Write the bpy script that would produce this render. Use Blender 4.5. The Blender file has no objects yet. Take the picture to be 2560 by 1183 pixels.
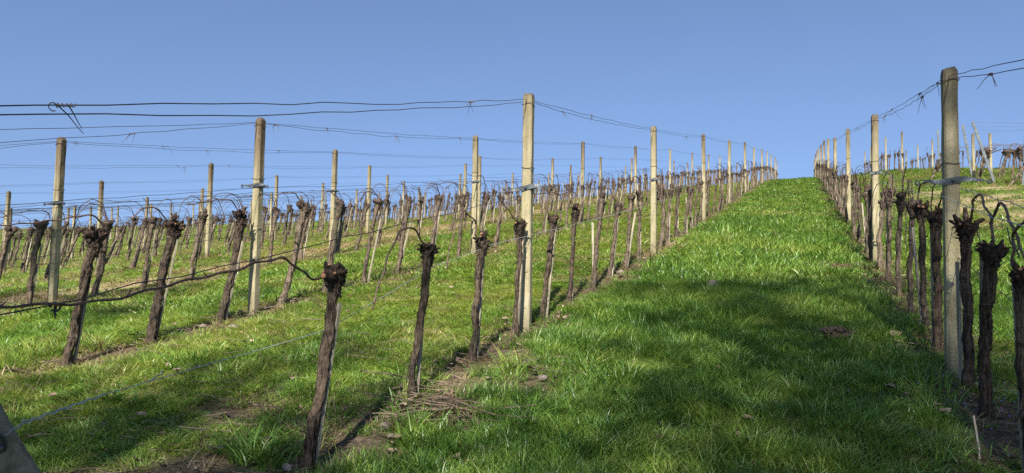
import bpy, math, random
import numpy as np
from mathutils import Vector, Matrix
random.seed(7); RNG = np.random.default_rng(7)
sc = bpy.context.scene
COL = sc.collection
PI = math.pi

# ---------------------------------------------------------------- camera (eye is the origin; +Y runs uphill along the rows)
FPX, PIT, YAW, ROLL = 1695.5, 0.0554967, 0.4071478, 0.0157967
FW = np.array([-math.sin(YAW)*math.cos(PIT), math.cos(YAW)*math.cos(PIT), math.sin(PIT)])
_R = np.array([math.cos(YAW), math.sin(YAW), 0.0]); _U = np.cross(_R, FW)
RT = _R*math.cos(ROLL)+_U*math.sin(ROLL); UP = _U*math.cos(ROLL)-_R*math.sin(ROLL)
cd = bpy.data.cameras.new('camera'); cam = bpy.data.objects.new('camera', cd); COL.objects.link(cam)
cam.matrix_world = Matrix(((RT[0], UP[0], -FW[0], 0), (RT[1], UP[1], -FW[1], 0), (RT[2], UP[2], -FW[2], 0), (0, 0, 0, 1)))
cd.sensor_width = 36; cd.lens = FPX/2560*36; cd.clip_start = .05; cd.clip_end = 2000
sc.camera = cam

def ray(px, py): return FW+RT*((px-1280)/FPX)-UP*((py-591.5)/FPX)
def on_row(px, py, X):
    v = ray(px, py); return v*(X/v[0])
def row_y(px, X):
    v = ray(px, 560); return v[1]*X/v[0]
def proj(P):
    P = np.asarray(P, float); d = P@FW
    return 1280+FPX*(P@RT)/d, 591.5-FPX*(P@UP)/d, d

# ---------------------------------------------------------------- noise + terrain
def _hash(ix, iy, iz):
    h = (ix.astype(np.int64)*374761393+iy.astype(np.int64)*668265263+iz.astype(np.int64)*2147483647) & 0xffffffff
    h = ((h ^ (h >> 13))*1274126177) & 0xffffffff
    return ((h ^ (h >> 16)) & 0xffff)/65535.0
def vnoise(x, y, z=0.0):
    x, y, z = np.broadcast_arrays(np.asarray(x, float), np.asarray(y, float), np.asarray(z, float))
    ix, iy, iz = np.floor(x), np.floor(y), np.floor(z)
    fx, fy, fz = x-ix, y-iy, z-iz
    fx = fx*fx*(3-2*fx); fy = fy*fy*(3-2*fy); fz = fz*fz*(3-2*fz)
    r = 0
    for a in (0, 1):
        for b in (0, 1):
            for c in (0, 1):
                w = (fx if a else 1-fx)*(fy if b else 1-fy)*(fz if c else 1-fz)
                r = r+w*_hash(ix+a, iy+b, iz+c)
    return r
def fbm(x, y, z=0.0, o=3):
    r = 0; s = 0; a = 1.0
    for i in range(o):
        r = r+a*vnoise(np.asarray(x)*2**i+17*i, np.asarray(y)*2**i, np.asarray(z)*2**i); s += a; a *= .5
    return r/s
SC = [0.2669036728, 0.2138307893, 1.5412058483, -0.3237981800, 0.1284353636, 0.0591419342, -0.0153711618]
def sstep(a, b, x):
    t = np.clip((x-a)/(b-a), 0, 1); return t*t*(3-2*t)
def ground_z(X, Y):
    X = np.asarray(X, float); Y = np.asarray(Y, float)
    x = (X+8)/10; y = (Y-10)/10
    s = SC[1]-1.6*SC[3]; xl = np.minimum(x, -.8)
    xr = np.minimum(x, 2.2)
    q = np.where(x > -.8, SC[1]*xr+SC[3]*xr*xr, -.8*SC[1]+.64*SC[3]-s*1.2*(1-np.exp(-(-.8-xl)/1.2)))
    yc = np.clip(y, -3, 7.2)
    z = SC[0]+q+SC[2]*yc+SC[4]*np.clip(x, -1.5, 2.2)*yc+SC[5]*yc*yc+SC[6]*yc**3
    z = z-np.maximum(y-7.2, 0)*1.3+np.minimum(y+3, 0)*.9
    z = z-.06*sstep(4.0, 2.4, Y)
    z = z+.42*sstep(2.2, 5.0, X)*sstep(9, 21, Y)*(1-.6*sstep(36, 60, Y))
    z = z+(fbm(X*.5, Y*.5, 0, 2)-.5)*.06+(fbm(X*2.3, Y*2.3, 5, 2)-.5)*.03
    return z
def gz(x, y): return float(ground_z(np.array([x]), np.array([y]))[0])

# ---------------------------------------------------------------- mesh helpers
class MB:
    def __init__(s): s.V = []; s.F = []; s.n = 0; s.A = []
    def add(s, V, F, a=None):
        V = np.asarray(V, float); s.V.append(V)
        for f in F: s.F.append(np.asarray(f, np.int64)+s.n)
        s.A.append(np.full(len(V), 0.0) if a is None else np.broadcast_to(np.asarray(a, float), (len(V),)))
        s.n += len(V); return s
    def mesh(s, name, mat, smooth=True, attr=None):
        V = np.concatenate(s.V); me = bpy.data.meshes.new(name)
        me.vertices.add(len(V)); me.vertices.foreach_set('co', V.astype(np.float32).ravel())
        li = np.concatenate([f.ravel() for f in s.F]); tot = np.concatenate([np.full(len(f), f.shape[1]) for f in s.F])
        st = np.concatenate([[0], np.cumsum(tot)[:-1]])
        me.loops.add(len(li)); me.loops.foreach_set('vertex_index', li.astype(np.int32))
        me.polygons.add(len(tot)); me.polygons.foreach_set('loop_start', st.astype(np.int32))
        me.polygons.foreach_set('use_smooth', np.full(len(tot), smooth))
        me.update(calc_edges=True)
        if attr:
            a = me.attributes.new(attr, 'FLOAT', 'POINT'); a.data.foreach_set('value', np.concatenate(s.A).astype(np.float32))
        if mat is not None: me.materials.append(mat)
        return me
    def obj(s, name, mat, parent=None, smooth=True, attr=None):
        return link(name, s.mesh(name, mat, smooth, attr), parent)
def link(name, me, parent=None):
    o = bpy.data.objects.new(name, me); COL.objects.link(o)
    if parent is not None: o.parent = parent
    return o
def tag(o, label=None, cat=None, group=None, kind=None):
    if label: o['label'] = label
    if cat: o['category'] = cat
    if group: o['group'] = group
    if kind: o['kind'] = kind
    return o
def thing(name, loc, label, cat, group=None, rz=0):
    o = bpy.data.objects.new(name, None); COL.objects.link(o); o.location = loc; o.rotation_euler = (0, 0, rz)
    o.empty_display_size = .05
    return tag(o, label, cat, group)

def catmull(P, n):
    P = np.asarray(P, float)
    if len(P) < 3:
        t = np.linspace(0, 1, n)[:, None]; return P[0]*(1-t)+P[-1]*t
    Q = np.vstack([2*P[0]-P[1], P, 2*P[-1]-P[-2]])
    L = np.concatenate([[0], np.cumsum(np.linalg.norm(np.diff(P, axis=0), axis=1))])
    s = np.linspace(0, L[-1], n); out = []
    for v in s:
        i = min(int(np.searchsorted(L, v, 'right'))-1, len(P)-2); t = (v-L[i])/max(L[i+1]-L[i], 1e-9)
        a, b, c, d = Q[i], Q[i+1], Q[i+2], Q[i+3]
        out.append(.5*(2*b+(c-a)*t+(2*a-5*b+4*c-d)*t*t+(3*b-a-3*c+d)*t**3))
    return np.array(out)
def frames(P):
    T = np.gradient(P, axis=0); T /= np.linalg.norm(T, axis=1)[:, None]+1e-12
    u = np.cross(T[0], [0.31, .77, .55]); u /= np.linalg.norm(u); Us = [u]
    for i in range(1, len(P)):
        u = u-T[i]*(u@T[i]); u /= np.linalg.norm(u)+1e-12; Us.append(u)
    Us = np.array(Us); return T, Us, np.cross(T, Us)
def grid_faces(n, m, off=0):
    i = np.arange(n-1)[:, None]; j = np.arange(m)[None, :]; j2 = (j+1) % m
    return np.stack([i*m+j, i*m+j2, (i+1)*m+j2, (i+1)*m+j], -1).reshape(-1, 4)+off
def tube(P, rad, m=6, cap=True, disp=None):
    P = np.asarray(P, float); n = len(P); rad = np.broadcast_to(np.asarray(rad, float), (n,))
    T, U, W = frames(P); th = np.arange(m)*2*PI/m
    R = rad[:, None]*np.ones(m)
    if disp is not None: R = R*disp
    V = P[:, None, :]+R[..., None]*(np.cos(th)[None, :, None]*U[:, None, :]+np.sin(th)[None, :, None]*W[:, None, :])
    V = V.reshape(-1, 3); F = [grid_faces(n, m)]
    if cap:
        V = np.vstack([V, P[0], P[-1]]); k = np.arange(m); k2 = (k+1) % m
        F.append(np.concatenate([np.stack([k2, k, np.full(m, n*m)], -1), np.stack([(n-1)*m+k, (n-1)*m+k2, np.full(m, n*m+1)], -1)]))
    return V, F
def blob(c, s, rng, nu=12, nv=8, amp=.35, fr=2.2):
    u = np.arange(nu)*2*PI/nu; v = np.linspace(0, PI, nv)
    D = np.stack([np.sin(v)[:, None]*np.cos(u), np.sin(v)[:, None]*np.sin(u), np.cos(v)[:, None]*np.ones(nu)], -1)
    o = rng.random(3)*90
    r = 1+amp*2*(fbm(D[..., 0]*fr+o[0], D[..., 1]*fr+o[1], D[..., 2]*fr+o[2], 3)-.5)
    V = (D*r[..., None]*np.asarray(s)+np.asarray(c)).reshape(-1, 3)
    return V, [grid_faces(nv, nu)]
def boxv(c, s, R=None):
    V = np.array([[x, y, z] for x in (-1, 1) for y in (-1, 1) for z in (-1, 1)], float)*np.asarray(s)/2
    if R is not None: V = V@np.asarray(R).T
    return V+np.asarray(c), [np.array([[0, 1, 3, 2], [4, 6, 7, 5], [0, 4, 5, 1], [2, 3, 7, 6], [0, 2, 6, 4], [1, 5, 7, 3]])]

# ---------------------------------------------------------------- materials
def M(name):
    m = bpy.data.materials.new(name); m.use_nodes = True; nt = m.node_tree; nt.nodes.clear()
    return m, nt
class NT:
    def __init__(s, nt): s.nt = nt
    def n(s, t, **k):
        d = s.nt.nodes.new(t)
        for a, b in k.items(): setattr(d, a, b)
        return d
    def l(s, a, b): s.nt.links.new(a, b)
    def val(s, sock, v):
        if hasattr(v, 'is_linked') or hasattr(v, 'links'): s.l(v, sock)
        else: sock.default_value = v
    def noise(s, vec, scale, det=4, rough=.6):
        d = s.n('ShaderNodeTexNoise'); d.inputs['Scale'].default_value = scale; d.inputs['Detail'].default_value = det; d.inputs['Roughness'].default_value = rough
        s.l(vec, d.inputs['Vector']); return d.outputs['Fac']
    def ramp(s, f, stops):
        d = s.n('ShaderNodeValToRGB'); e = d.color_ramp.elements
        while len(e) < len(stops): e.new(.5)
        for i, (p, c) in enumerate(stops):
            e[i].position = p; e[i].color = (*c, 1) if not isinstance(c, float) else (c, c, c, 1)
        s.l(f, d.inputs['Fac']); return d.outputs['Color']
    def mix(s, f, a, b, bt='MIX'):
        d = s.n('ShaderNodeMix', data_type='RGBA', blend_type=bt)
        s.val(d.inputs[0], f)
        for i, v in ((6, a), (7, b)):
            if isinstance(v, tuple): d.inputs[i].default_value = (*v, 1)
            else: s.l(v, d.inputs[i])
        return d.outputs[2]
    def math(s, op, a, b=0.0, clamp=False):
        d = s.n('ShaderNodeMath', operation=op, use_clamp=clamp); s.val(d.inputs[0], a); s.val(d.inputs[1], b); return d.outputs[0]
    def mapr(s, v, a, b, c=0., d_=1.):
        d = s.n('ShaderNodeMapRange'); s.l(v, d.inputs[0]); d.inputs[1].default_value = a; d.inputs[2].default_value = b; d.inputs[3].default_value = c; d.inputs[4].default_value = d_; d.clamp = True
        return d.outputs[0]
    def scale(s, vec, sx, sy, sz):
        d = s.n('ShaderNodeMapping'); d.inputs['Scale'].default_value = (sx, sy, sz); s.l(vec, d.inputs['Vector']); return d.outputs[0]
    def objvec(s):      # object coordinates shifted by a per-object random offset
        tc = s.n('ShaderNodeTexCoord'); oi = s.n('ShaderNodeObjectInfo')
        a = s.n('ShaderNodeVectorMath', operation='MULTIPLY_ADD'); s.l(oi.outputs['Random'], a.inputs[0]); a.inputs[1].default_value = (13.1, 27.7, 5.3); s.l(tc.outputs['Object'], a.inputs[2])
        return a.outputs[0], tc.outputs['Object'], oi.outputs['Random']
    def out(s, col, rough=.8, bump=None, bs=.4, bd=.01, metal=0., spec=.3):
        p = s.n('ShaderNodeBsdfPrincipled'); s.val(p.inputs['Base Color'], (*col, 1) if isinstance(col, tuple) else col)
        s.val(p.inputs['Roughness'], rough); p.inputs['Metallic'].default_value = metal; p.inputs['Specular IOR Level'].default_value = spec
        if bump is not None:
            b = s.n('ShaderNodeBump'); b.inputs['Strength'].default_value = bs; b.inputs['Distance'].default_value = bd; s.l(bump, b.inputs['Height']); s.l(b.outputs[0], p.inputs['Normal'])
        o = s.n('ShaderNodeOutputMaterial'); s.l(p.outputs[0], o.inputs[0])

def mat_concrete():
    m, nt = M('weathered_concrete'); s = NT(nt); v, ob, rnd = s.objvec()
    big = s.noise(v, 5, 5); fine = s.noise(v, 60, 4, .7); strk = s.noise(s.scale(v, 26, 26, 1.5), 1.0, 4)
    c = s.ramp(big, [(.3, (.22, .186, .10)), (.55, (.295, .255, .152)), (.75, (.36, .318, .21))])
    c = s.mix(s.mapr(strk, .48, .72, 0, .55), c, (.19, .165, .07))
    c = s.mix(s.mapr(fine, .55, .75, 0, .5), c, (.13, .115, .085))
    sep = s.n('ShaderNodeSeparateXYZ'); s.l(ob, sep.inputs[0])
    g = s.math('ADD', s.mapr(sep.outputs[2], 1.0, 1.95, 0, .95), s.mapr(strk, .3, .7, -.35, .35))
    g = s.math('MULTIPLY', g, s.mapr(rnd, 0, 1, .5, 1.2), True)
    c = s.mix(g, c, (.082, .056, .032))
    cap = s.math('ADD', s.mapr(sep.outputs[2], 1.93, 1.985, 0, 1), s.mapr(fine, .3, .7, -.5, .4), True)
    c = s.mix(s.math('MULTIPLY', cap, .8), c, (.06, .05, .04))
    ft = s.math('MULTIPLY', s.mapr(sep.outputs[2], .02, .30, .75, 0), s.mapr(strk, .3, .65, .3, 1.0), True)
    c = s.mix(ft, c, (.095, .082, .045))
    ch = s.noise(v, 22, 2); c = s.mix(s.mapr(ch, .66, .70, 0, .55), c, (.15, .135, .11))
    h = s.math('ADD', fine, s.math('MULTIPLY', big, .5))
    s.out(c, .9, h, .55, .006); return m
def mat_bark(name, dark, light, wz=4.):
    m, nt = M(name); s = NT(nt); v, ob, rnd = s.objvec()
    a = s.noise(s.scale(v, 70, 70, wz), 1.0, 5, .65); b = s.noise(v, 14, 4); f = s.noise(v, 160, 3)
    k = s.math('ADD', s.math('MULTIPLY', a, .62), s.math('MULTIPLY', b, .28)); k = s.math('ADD', k, s.math('MULTIPLY', s.noise(s.scale(v, 6, 6, 42), 1.0, 3), .16))
    c = s.ramp(k, [(.42, dark), (.53, tuple(.5*(x+y) for x, y in zip(dark, light))), (.64, light)])
    c = s.mix(s.mapr(f, .6, .75, 0, .3), c, (.20, .175, .135))
    c = s.mix(s.mapr(s.noise(v, 4, 3), .60, .72, 0, .35), c, (.13, .14, .07))
    c = s.mix(s.mapr(rnd, 0, 1, 0, .35), c, tuple(x*.55 for x in dark))
    s.out(c, .92, s.math('ADD', a, s.math('MULTIPLY', f, .3)), .8, .012, spec=.15); return m
def mat_simple(name, c1, c2, sc_=20, rough=.8, metal=0., bs=.3, bd=.004, stretch=None):
    m, nt = M(name); s = NT(nt); v, ob, rnd = s.objvec()
    if stretch: v = s.scale(v, *stretch)
    n = s.noise(v, sc_, 4)
    c = s.ramp(n, [(.35, c1), (.65, c2)])
    s.out(c, rough, n, bs, bd, metal); return m
def mat_grass(name, stops, straw=.0):
    m, nt = M(name); s = NT(nt)
    at = s.n('ShaderNodeAttribute', attribute_name='tint'); geo = s.n('ShaderNodeNewGeometry'); oi = s.n('ShaderNodeObjectInfo')
    pn = s.noise(geo.outputs['Position'], .55, 3); pn2 = s.noise(geo.outputs['Position'], 3.2, 2)
    sep = s.n('ShaderNodeSeparateXYZ'); s.l(geo.outputs['Position'], sep.inputs[0])
    k = s.math('ADD', s.math('MULTIPLY', at.outputs['Fac'], .42), s.math('MULTIPLY', oi.outputs['Random'], .2))
    k = s.math('ADD', k, s.mapr(pn, .3, .7, -.12, .27)); k = s.math('ADD', k, s.mapr(pn2, .3, .7, -.11, .17))
    # the alleys beyond the first row grow thinner, yellower grass
    k = s.math('ADD', k, s.mapr(sep.outputs[0], -1.7, -2.8, 0, .12))
    c = s.ramp(k, stops)
    d = s.n('ShaderNodeBsdfDiffuse'); s.l(c, d.inputs[0]); t = s.n('ShaderNodeBsdfTranslucent'); s.l(s.mix(1.0, c, (1.05, 1.0, .55), 'MULTIPLY'), t.inputs[0])
    g = s.n('ShaderNodeBsdfGlossy'); g.inputs['Roughness'].default_value = .42; g.inputs[0].default_value = (1, 1, 1, 1)
    x = s.n('ShaderNodeMixShader'); x.inputs[0].default_value = .40; s.l(d.outputs[0], x.inputs[1]); s.l(t.outputs[0], x.inputs[2])
    y = s.n('ShaderNodeMixShader'); y.inputs[0].default_value = .035; s.l(x.outputs[0], y.inputs[1]); s.l(g.outputs[0], y.inputs[2])
    o = s.n('ShaderNodeOutputMaterial'); s.l(y.outputs[0], o.inputs[0]); return m
def mat_ground():
    m, nt = M('soil_and_turf'); s = NT(nt); geo = s.n('ShaderNodeNewGeometry'); P = geo.outputs['Position']
    a = s.noise(P, 1.3, 6); b = s.noise(P, 24, 5, .7); cst = s.noise(P, 7, 4)
    at = s.n('ShaderNodeAttribute', attribute_name='bare')
    green = s.ramp(b, [(.3, (.05, .065, .018)), (.55, (.10, .12, .03)), (.75, (.18, .17, .065))])
    soil = s.ramp(b, [(.28, (.04, .028, .02)), (.5, (.085, .061, .043)), (.7, (.20, .152, .105))])
    sx = s.n('ShaderNodeSeparateXYZ'); s.l(P, sx.inputs[0]); tan = s.ramp(b, [(.3, (.15, .115, .06)), (.5, (.29, .225, .125)), (.7, (.42, .34, .21))])
    tm = s.math('ADD', s.math('MULTIPLY', s.mapr(sx.outputs[0], -10.6, -10.0), s.mapr(sx.outputs[0], -7.8, -8.4)), s.mapr(sx.outputs[0], 1.8, 2.6), True)
    soil = s.mix(tm, soil, tan)
    straw = s.ramp(cst, [(.3, (.10, .085, .035)), (.6, (.26, .21, .10))])
    c = s.mix(s.mapr(a, .45, .65, 0, .5), green, straw)
    f = s.math('ADD', at.outputs['Fac'], s.mapr(cst, .3, .7, -.25, .25), True)
    c = s.mix(f, c, soil)
    s.out(c, .95, b, .9, .03, spec=.1); return m
CONC = mat_concrete()
BARK = mat_bark('fissured_vine_bark', (.016, .011, .0075), (.195, .148, .102))
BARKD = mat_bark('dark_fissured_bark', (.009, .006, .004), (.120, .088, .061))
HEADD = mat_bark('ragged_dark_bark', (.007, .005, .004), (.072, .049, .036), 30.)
HEAD = mat_bark('ragged_brown_bark', (.014, .010, .008), (.135, .098, .074), 30.)
CANE = mat_simple('smooth_cane_bark', (.045, .026, .018), (.13, .082, .055), 40, .55, bs=.2, stretch=(3, 3, .6))
CUT = mat_simple('pruning_cut', (.20, .09, .045), (.34, .17, .09), 60)
STAKE = mat_simple('grey_weathered_wood', (.13, .112, .078), (.33, .285, .20), 10, .85, stretch=(8, 8, .5))
WIRE = mat_simple('rusty_dark_wire', (.035, .03, .028), (.10, .085, .075), 30, .5, .6)
ZINC = mat_simple('galvanised_wire', (.20, .215, .215), (.36, .38, .37), 25, .55, .1)
STEEL = mat_simple('galvanised_strap', (.03, .034, .037), (.10, .112, .118), 18, .5, .35)
METAL = mat_simple('galvanised_profile', (.07, .08, .082), (.125, .14, .14), 8, .55, .4)
TENDR = mat_simple('dried_tendril', (.05, .035, .028), (.14, .10, .08), 50)
RUBBER = mat_simple('black_rubber', (.012, .012, .013), (.03, .03, .03), 40, .6)
LEAFD = mat_simple('dry_brown_leaf', (.10, .066, .04), (.28, .21, .15), 14, .8)
TWIGM = mat_simple('dead_twig', (.06, .042, .03), (.21, .155, .11), 12, .85, stretch=(1, 1, 1))
STONE = mat_simple('pale_limestone', (.12, .092, .075), (.27, .215, .18), 16, .9, bs=.6, bd=.01)
SOIL = mat_simple('crumbly_soil', (.05, .033, .023), (.125, .085, .06), 30, .95, bs=.9, bd=.02)
GROUND = mat_ground()
GR = mat_grass('meadow_grass', [(.0, (.035, .085, .016)), (.14, (.070, .155, .024)), (.32, (.118, .228, .032)), (.52, (.198, .312, .048)), (.78, (.31, .345, .07)), (1.0, (.45, .38, .18))])
STRAW = mat_grass('dead_straw', [(.0, (.11, .078, .042)), (.5, (.30, .225, .12)), (1.0, (.52, .42, .24))])
DOCK = mat_grass('broad_leaf', [(.0, (.05, .12, .025)), (.5, (.10, .19, .035)), (1.0, (.17, .26, .05))])
BLUE = mat_simple('pale_blue_petal', (.16, .22, .62), (.35, .42, .82), 20)
LEAFG = mat_simple('tree_leaf', (.05, .09, .02), (.09, .14, .03), 20)
TRUNKM = mat_bark('tree_bark', (.05, .04, .03), (.16, .13, .10))

# ---------------------------------------------------------------- rows
ROWX = [0.874, -2.132, -5.039, -8.061, -11.356, -14.743, -17.811, -20.95, -24.1, -27.2, -30.3, -33.4, -36.5, -39.6]
GY = [5.25, 10.3, 16.1, 22., 28., 34., 40., 46., 52., 58., 64.]
PY = {(1, 1): 5.26, (1, 3): 16.21, (1, 4): 21.9, (2, 1): 5.21, (2, 2): 10.09, (2, 3): 16.02, (2, 4): 21.83, (3, 1): 5.18, (3, 2): 10.24, (3, 3): 16.39, (3, 4): 22.16, (3, 5): 28.15, (4, 2): 10.41, (5, 2): 10.45, (0, 1): 5.14, (0, 2): 10.15, (0, 3): 15.91, (0, 4): 22.11}
ORD = ['', 'first', 'second', 'third', 'fourth', 'fifth', 'sixth', 'seventh', 'eighth', 'ninth', 'tenth', 'eleventh', 'twelfth', 'thirteenth', 'fourteenth', 'fifteenth', 'sixteenth']
ROWN = ['row right of grass alley']+[f'{ORD[k]} row left of grass alley' for k in range(1, 14)]
def inframe(P, mg=0):
    x, y, d = proj(P); return d > .3 and -mg < x < 2560+mg and -mg < y < 1183+mg
POSTS = []      # row, j, x, y, zg, height
prng = random.Random(3)
for k, X in enumerate(ROWX):
    off = 0 if k < 7 else prng.uniform(-1.2, 1.2)
    for j, Y in enumerate(GY, 1):
        y = PY.get((k, j), Y+prng.uniform(-.12, .12)+off)
        h = 1.985+(0 if j < 3 and k < 4 else prng.uniform(-.07, .07))
        if k == 1 and j == 1: h = 1.995
        x = X+(0 if (k, j) in PY else prng.uniform(-.03, .03))
        POSTS.append((k, j, x, y, gz(x, y), h))
VIS = {}
for (k, j, x, y, z, h) in POSTS:
    if inframe((x, y, z+h)): VIS.setdefault(k, []).append(j)

def post_mesh(h, w, near, seed, flat):
    rng = np.random.default_rng(seed); b = MB()
    c = w*.5; q = w*.13
    prof = np.array([(c, -c+q), (c, c-q), (c-q, c), (-c+q, c), (-c, c-q), (-c, -c+q), (-c+q, -c), (c-q, -c)])
    zs = np.linspace(-.25, h-.035, 34 if near else 8); top = [(h-.012, .93 if flat else .80), (h, .80 if flat else .42)]
    R = []
    for z in zs: R.append(np.column_stack([prof*(1.0-.06*max(z, 0)/h), np.full(8, z)]))
    for z, f in top: R.append(np.column_stack([prof*f*.94, np.full(8, z)]))
    V = np.array(R)
    if near:
        n = (fbm(V[..., 0]*40+seed, V[..., 1]*40, V[..., 2]*9, 3)-.5)*.009
        V[..., 0] += n; V[..., 1] += (fbm(V[..., 0]*30, V[..., 1]*30+seed, V[..., 2]*11, 3)-.5)*.009
        V[-3:, :, 2] += (rng.random((3, 8))-.5)*.014
    N = len(V); V = np.vstack([V.reshape(-1, 3), [[0, 0, h]]]); k = np.arange(8); k2 = (k+1) % 8
    b.add(V, [grid_faces(N, 8), np.stack([(N-1)*8+k, (N-1)*8+k2, np.full(8, N*8)], -1)])
    return b.mesh('concrete_post', CONC, False)
def spreader_mesh(w, half, tilt, fold=1.0):
    b = MB(); t = .004; n = 22; xs = np.linspace(-half*fold, half, n)
    hgt = np.interp(np.abs(xs)/half, [0, .18, .32, .8, .93, 1], [.040, .040, .034, .022, .012, .016])
    tw = np.interp(np.abs(xs)/half, [0, .3, .8, 1], [0, 0, .8, 1.3])
    y0 = -w/2-.006
    R = []
    for i, x in enumerate(xs):
        cz, sy = math.cos(tw[i])*hgt[i]/2, math.sin(tw[i])*hgt[i]/2
        z = tilt*x+(.008*math.sin(x*22))
        R.append([(x, y0-sy-t/2, z-cz), (x, y0+sy-t/2, z+cz), (x, y0+sy+t/2, z+cz), (x, y0-sy+t/2, z-cz)])
    b.add(np.array(R).reshape(-1, 3), [grid_faces(n, 4)])
    E, B = MB(), MB()
    for s in (-1, 1):                               # curled eyes that hold the wires
        e = MB(); a = np.linspace(0, 1.7*PI, 12); r = .014
        P = np.column_stack([s*half*(fold if s < 0 else 1)+s*r*np.sin(a)*.8, np.full(12, y0), tilt*s*half-r*(1-np.cos(a))+.004])
        e.add(*tube(P, .0055, 6)); E.V.append(e)
    c = w/2+.004                                    # strap round the post
    for (cx, cy, sx, sy) in ((0, c, w+.02, .004), (c, 0, .004, w+.004), (-c, 0, .004, w+.004), (0, -c, w+.02, .0035)):
        b.add(*boxv((cx, cy, 0), (sx, sy, .026)))
    B.add(*tube(np.array([[0, y0-.004, 0], [0, y0-.014, 0]]), .011, 6))
    return b, E.V, B
def band_mesh(w, z, r=.0025, seed=0):
    a = np.linspace(0, 2*PI, 25)[:-1]; c = w/2+r
    s = np.maximum(np.abs(np.cos(a)), np.abs(np.sin(a)))
    P = np.column_stack([np.cos(a)/s*c, np.sin(a)/s*c, z+.006*np.sin(a*2+seed)])
    b = MB(); n = 24; T = []
    V, F = tube(np.vstack([P, P[:1]]), r, 5, False); b.add(V, F); return b
far_posts = [post_mesh(2.0, .085, False, s, s % 2 == 0) for s in range(4)]
BRK = {(0, 1): (1.245, .20, .0), (1, 1): (1.19, .185, .06), (2, 1): (1.29, .16, -.06), (3, 1): (1.20, .15, .02), (0, 2): (1.2, .12, 0), (1, 2): (1.15, .12, .05), (2, 2): (1.2, .12, 0), (3, 2): (1.2, .12, 0), (4, 2): (1.2, .12, .03)}
for (k, j, x, y, z, h) in POSTS:
    px, py, d = proj((x, y, z+h))
    if not inframe((x, y, z+h), 40): continue
    vi = VIS[k].index(j)+1 if j in VIS.get(k, []) else 0
    look = 'tall pale concrete post' if d > 14 else 'tall weathered concrete post with stained top'
    side = 'row right of alley' if k == 0 else ROWN[k].replace('grass ', '')
    lab = f'{look}, {"nearest" if vi == 1 else ORD[vi]+" visible"} in {side}'
    near = d < 19
    if near:
        w = .088 if k == 0 and j == 1 else .084
        me = post_mesh(h, w, True, k*20+j, (k, j) in ((1, 1), (0, 1), (0, 2), (1, 2), (0, 3)))
        t = thing('concrete_post', (x, y, z), lab, 'post', 'concrete trellis posts')
        t.rotation_euler = (prng.uniform(-.008, .008), prng.uniform(-.008, .008), prng.uniform(-.12, .12))
        link('post_body', me, t)
        if (k, j) in BRK:
            bz, hf, tl = BRK[(k, j)]
            sb, eyes, bolt = spreader_mesh(w, hf, tl); o = sb.obj('wire_spreader', STEEL, t, False); o.location = (0, 0, bz)
            for e in eyes: e.obj('wire_eye', STEEL, o)
            bolt.obj('bolt', STEEL, o)
        band_mesh(w, 1.36, seed=j).obj('binding_wire', WIRE, t); band_mesh(w, 1.9, seed=j+3).obj('binding_wire', WIRE, t)
    else:
        o = link('concrete_post', far_posts[(k+j) % 4]); o.location = (x, y, z); o.scale = (1, 1, h/2)
        o.rotation_euler = (prng.uniform(-.018, .018), prng.uniform(-.018, .018), prng.uniform(-.2, .2)); tag(o, lab, 'post', 'concrete trellis posts')

# leaning end post of the first left row (bottom left corner)
def leaning_post():
    p = on_row(112, 1183, -2.075)-np.array([0, .878, .479])*.065; u = np.array([0, -.479, .878]); q = p-u*.75; L = 2.2
    t = thing('end_post', (-2.14, q[1], q[2]), 'leaning grey concrete end post in the bottom left corner, anchor wire through its eye', 'post')
    me = post_mesh(L, .13, True, 91, True); me.materials[0] = mat_simple('stained_dark_concrete', (.10, .082, .06), (.21, .178, .135), 26, .92, bs=.6, bd=.006); o = link('post_body', me, t); t.rotation_euler = (math.radians(28.6), 0, 0)  # end post gets a darker, browner mottle than the row posts
    b = MB(); a = np.linspace(0, 2*PI, 17); b.add(*tube(np.column_stack([.075+.0*a, .016*np.cos(a), .030*np.sin(a)]), .005, 6, False))
    b.add(*tube(np.array([[.05, 0, -.02], [.085, 0, -.02]]), .008, 6))
    e = b.obj('wire_eye', STEEL, t); e.location = (0, 0, float((on_row(18, 1088, -2.07)-q)@u))
    return t
leaning_post()

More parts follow.
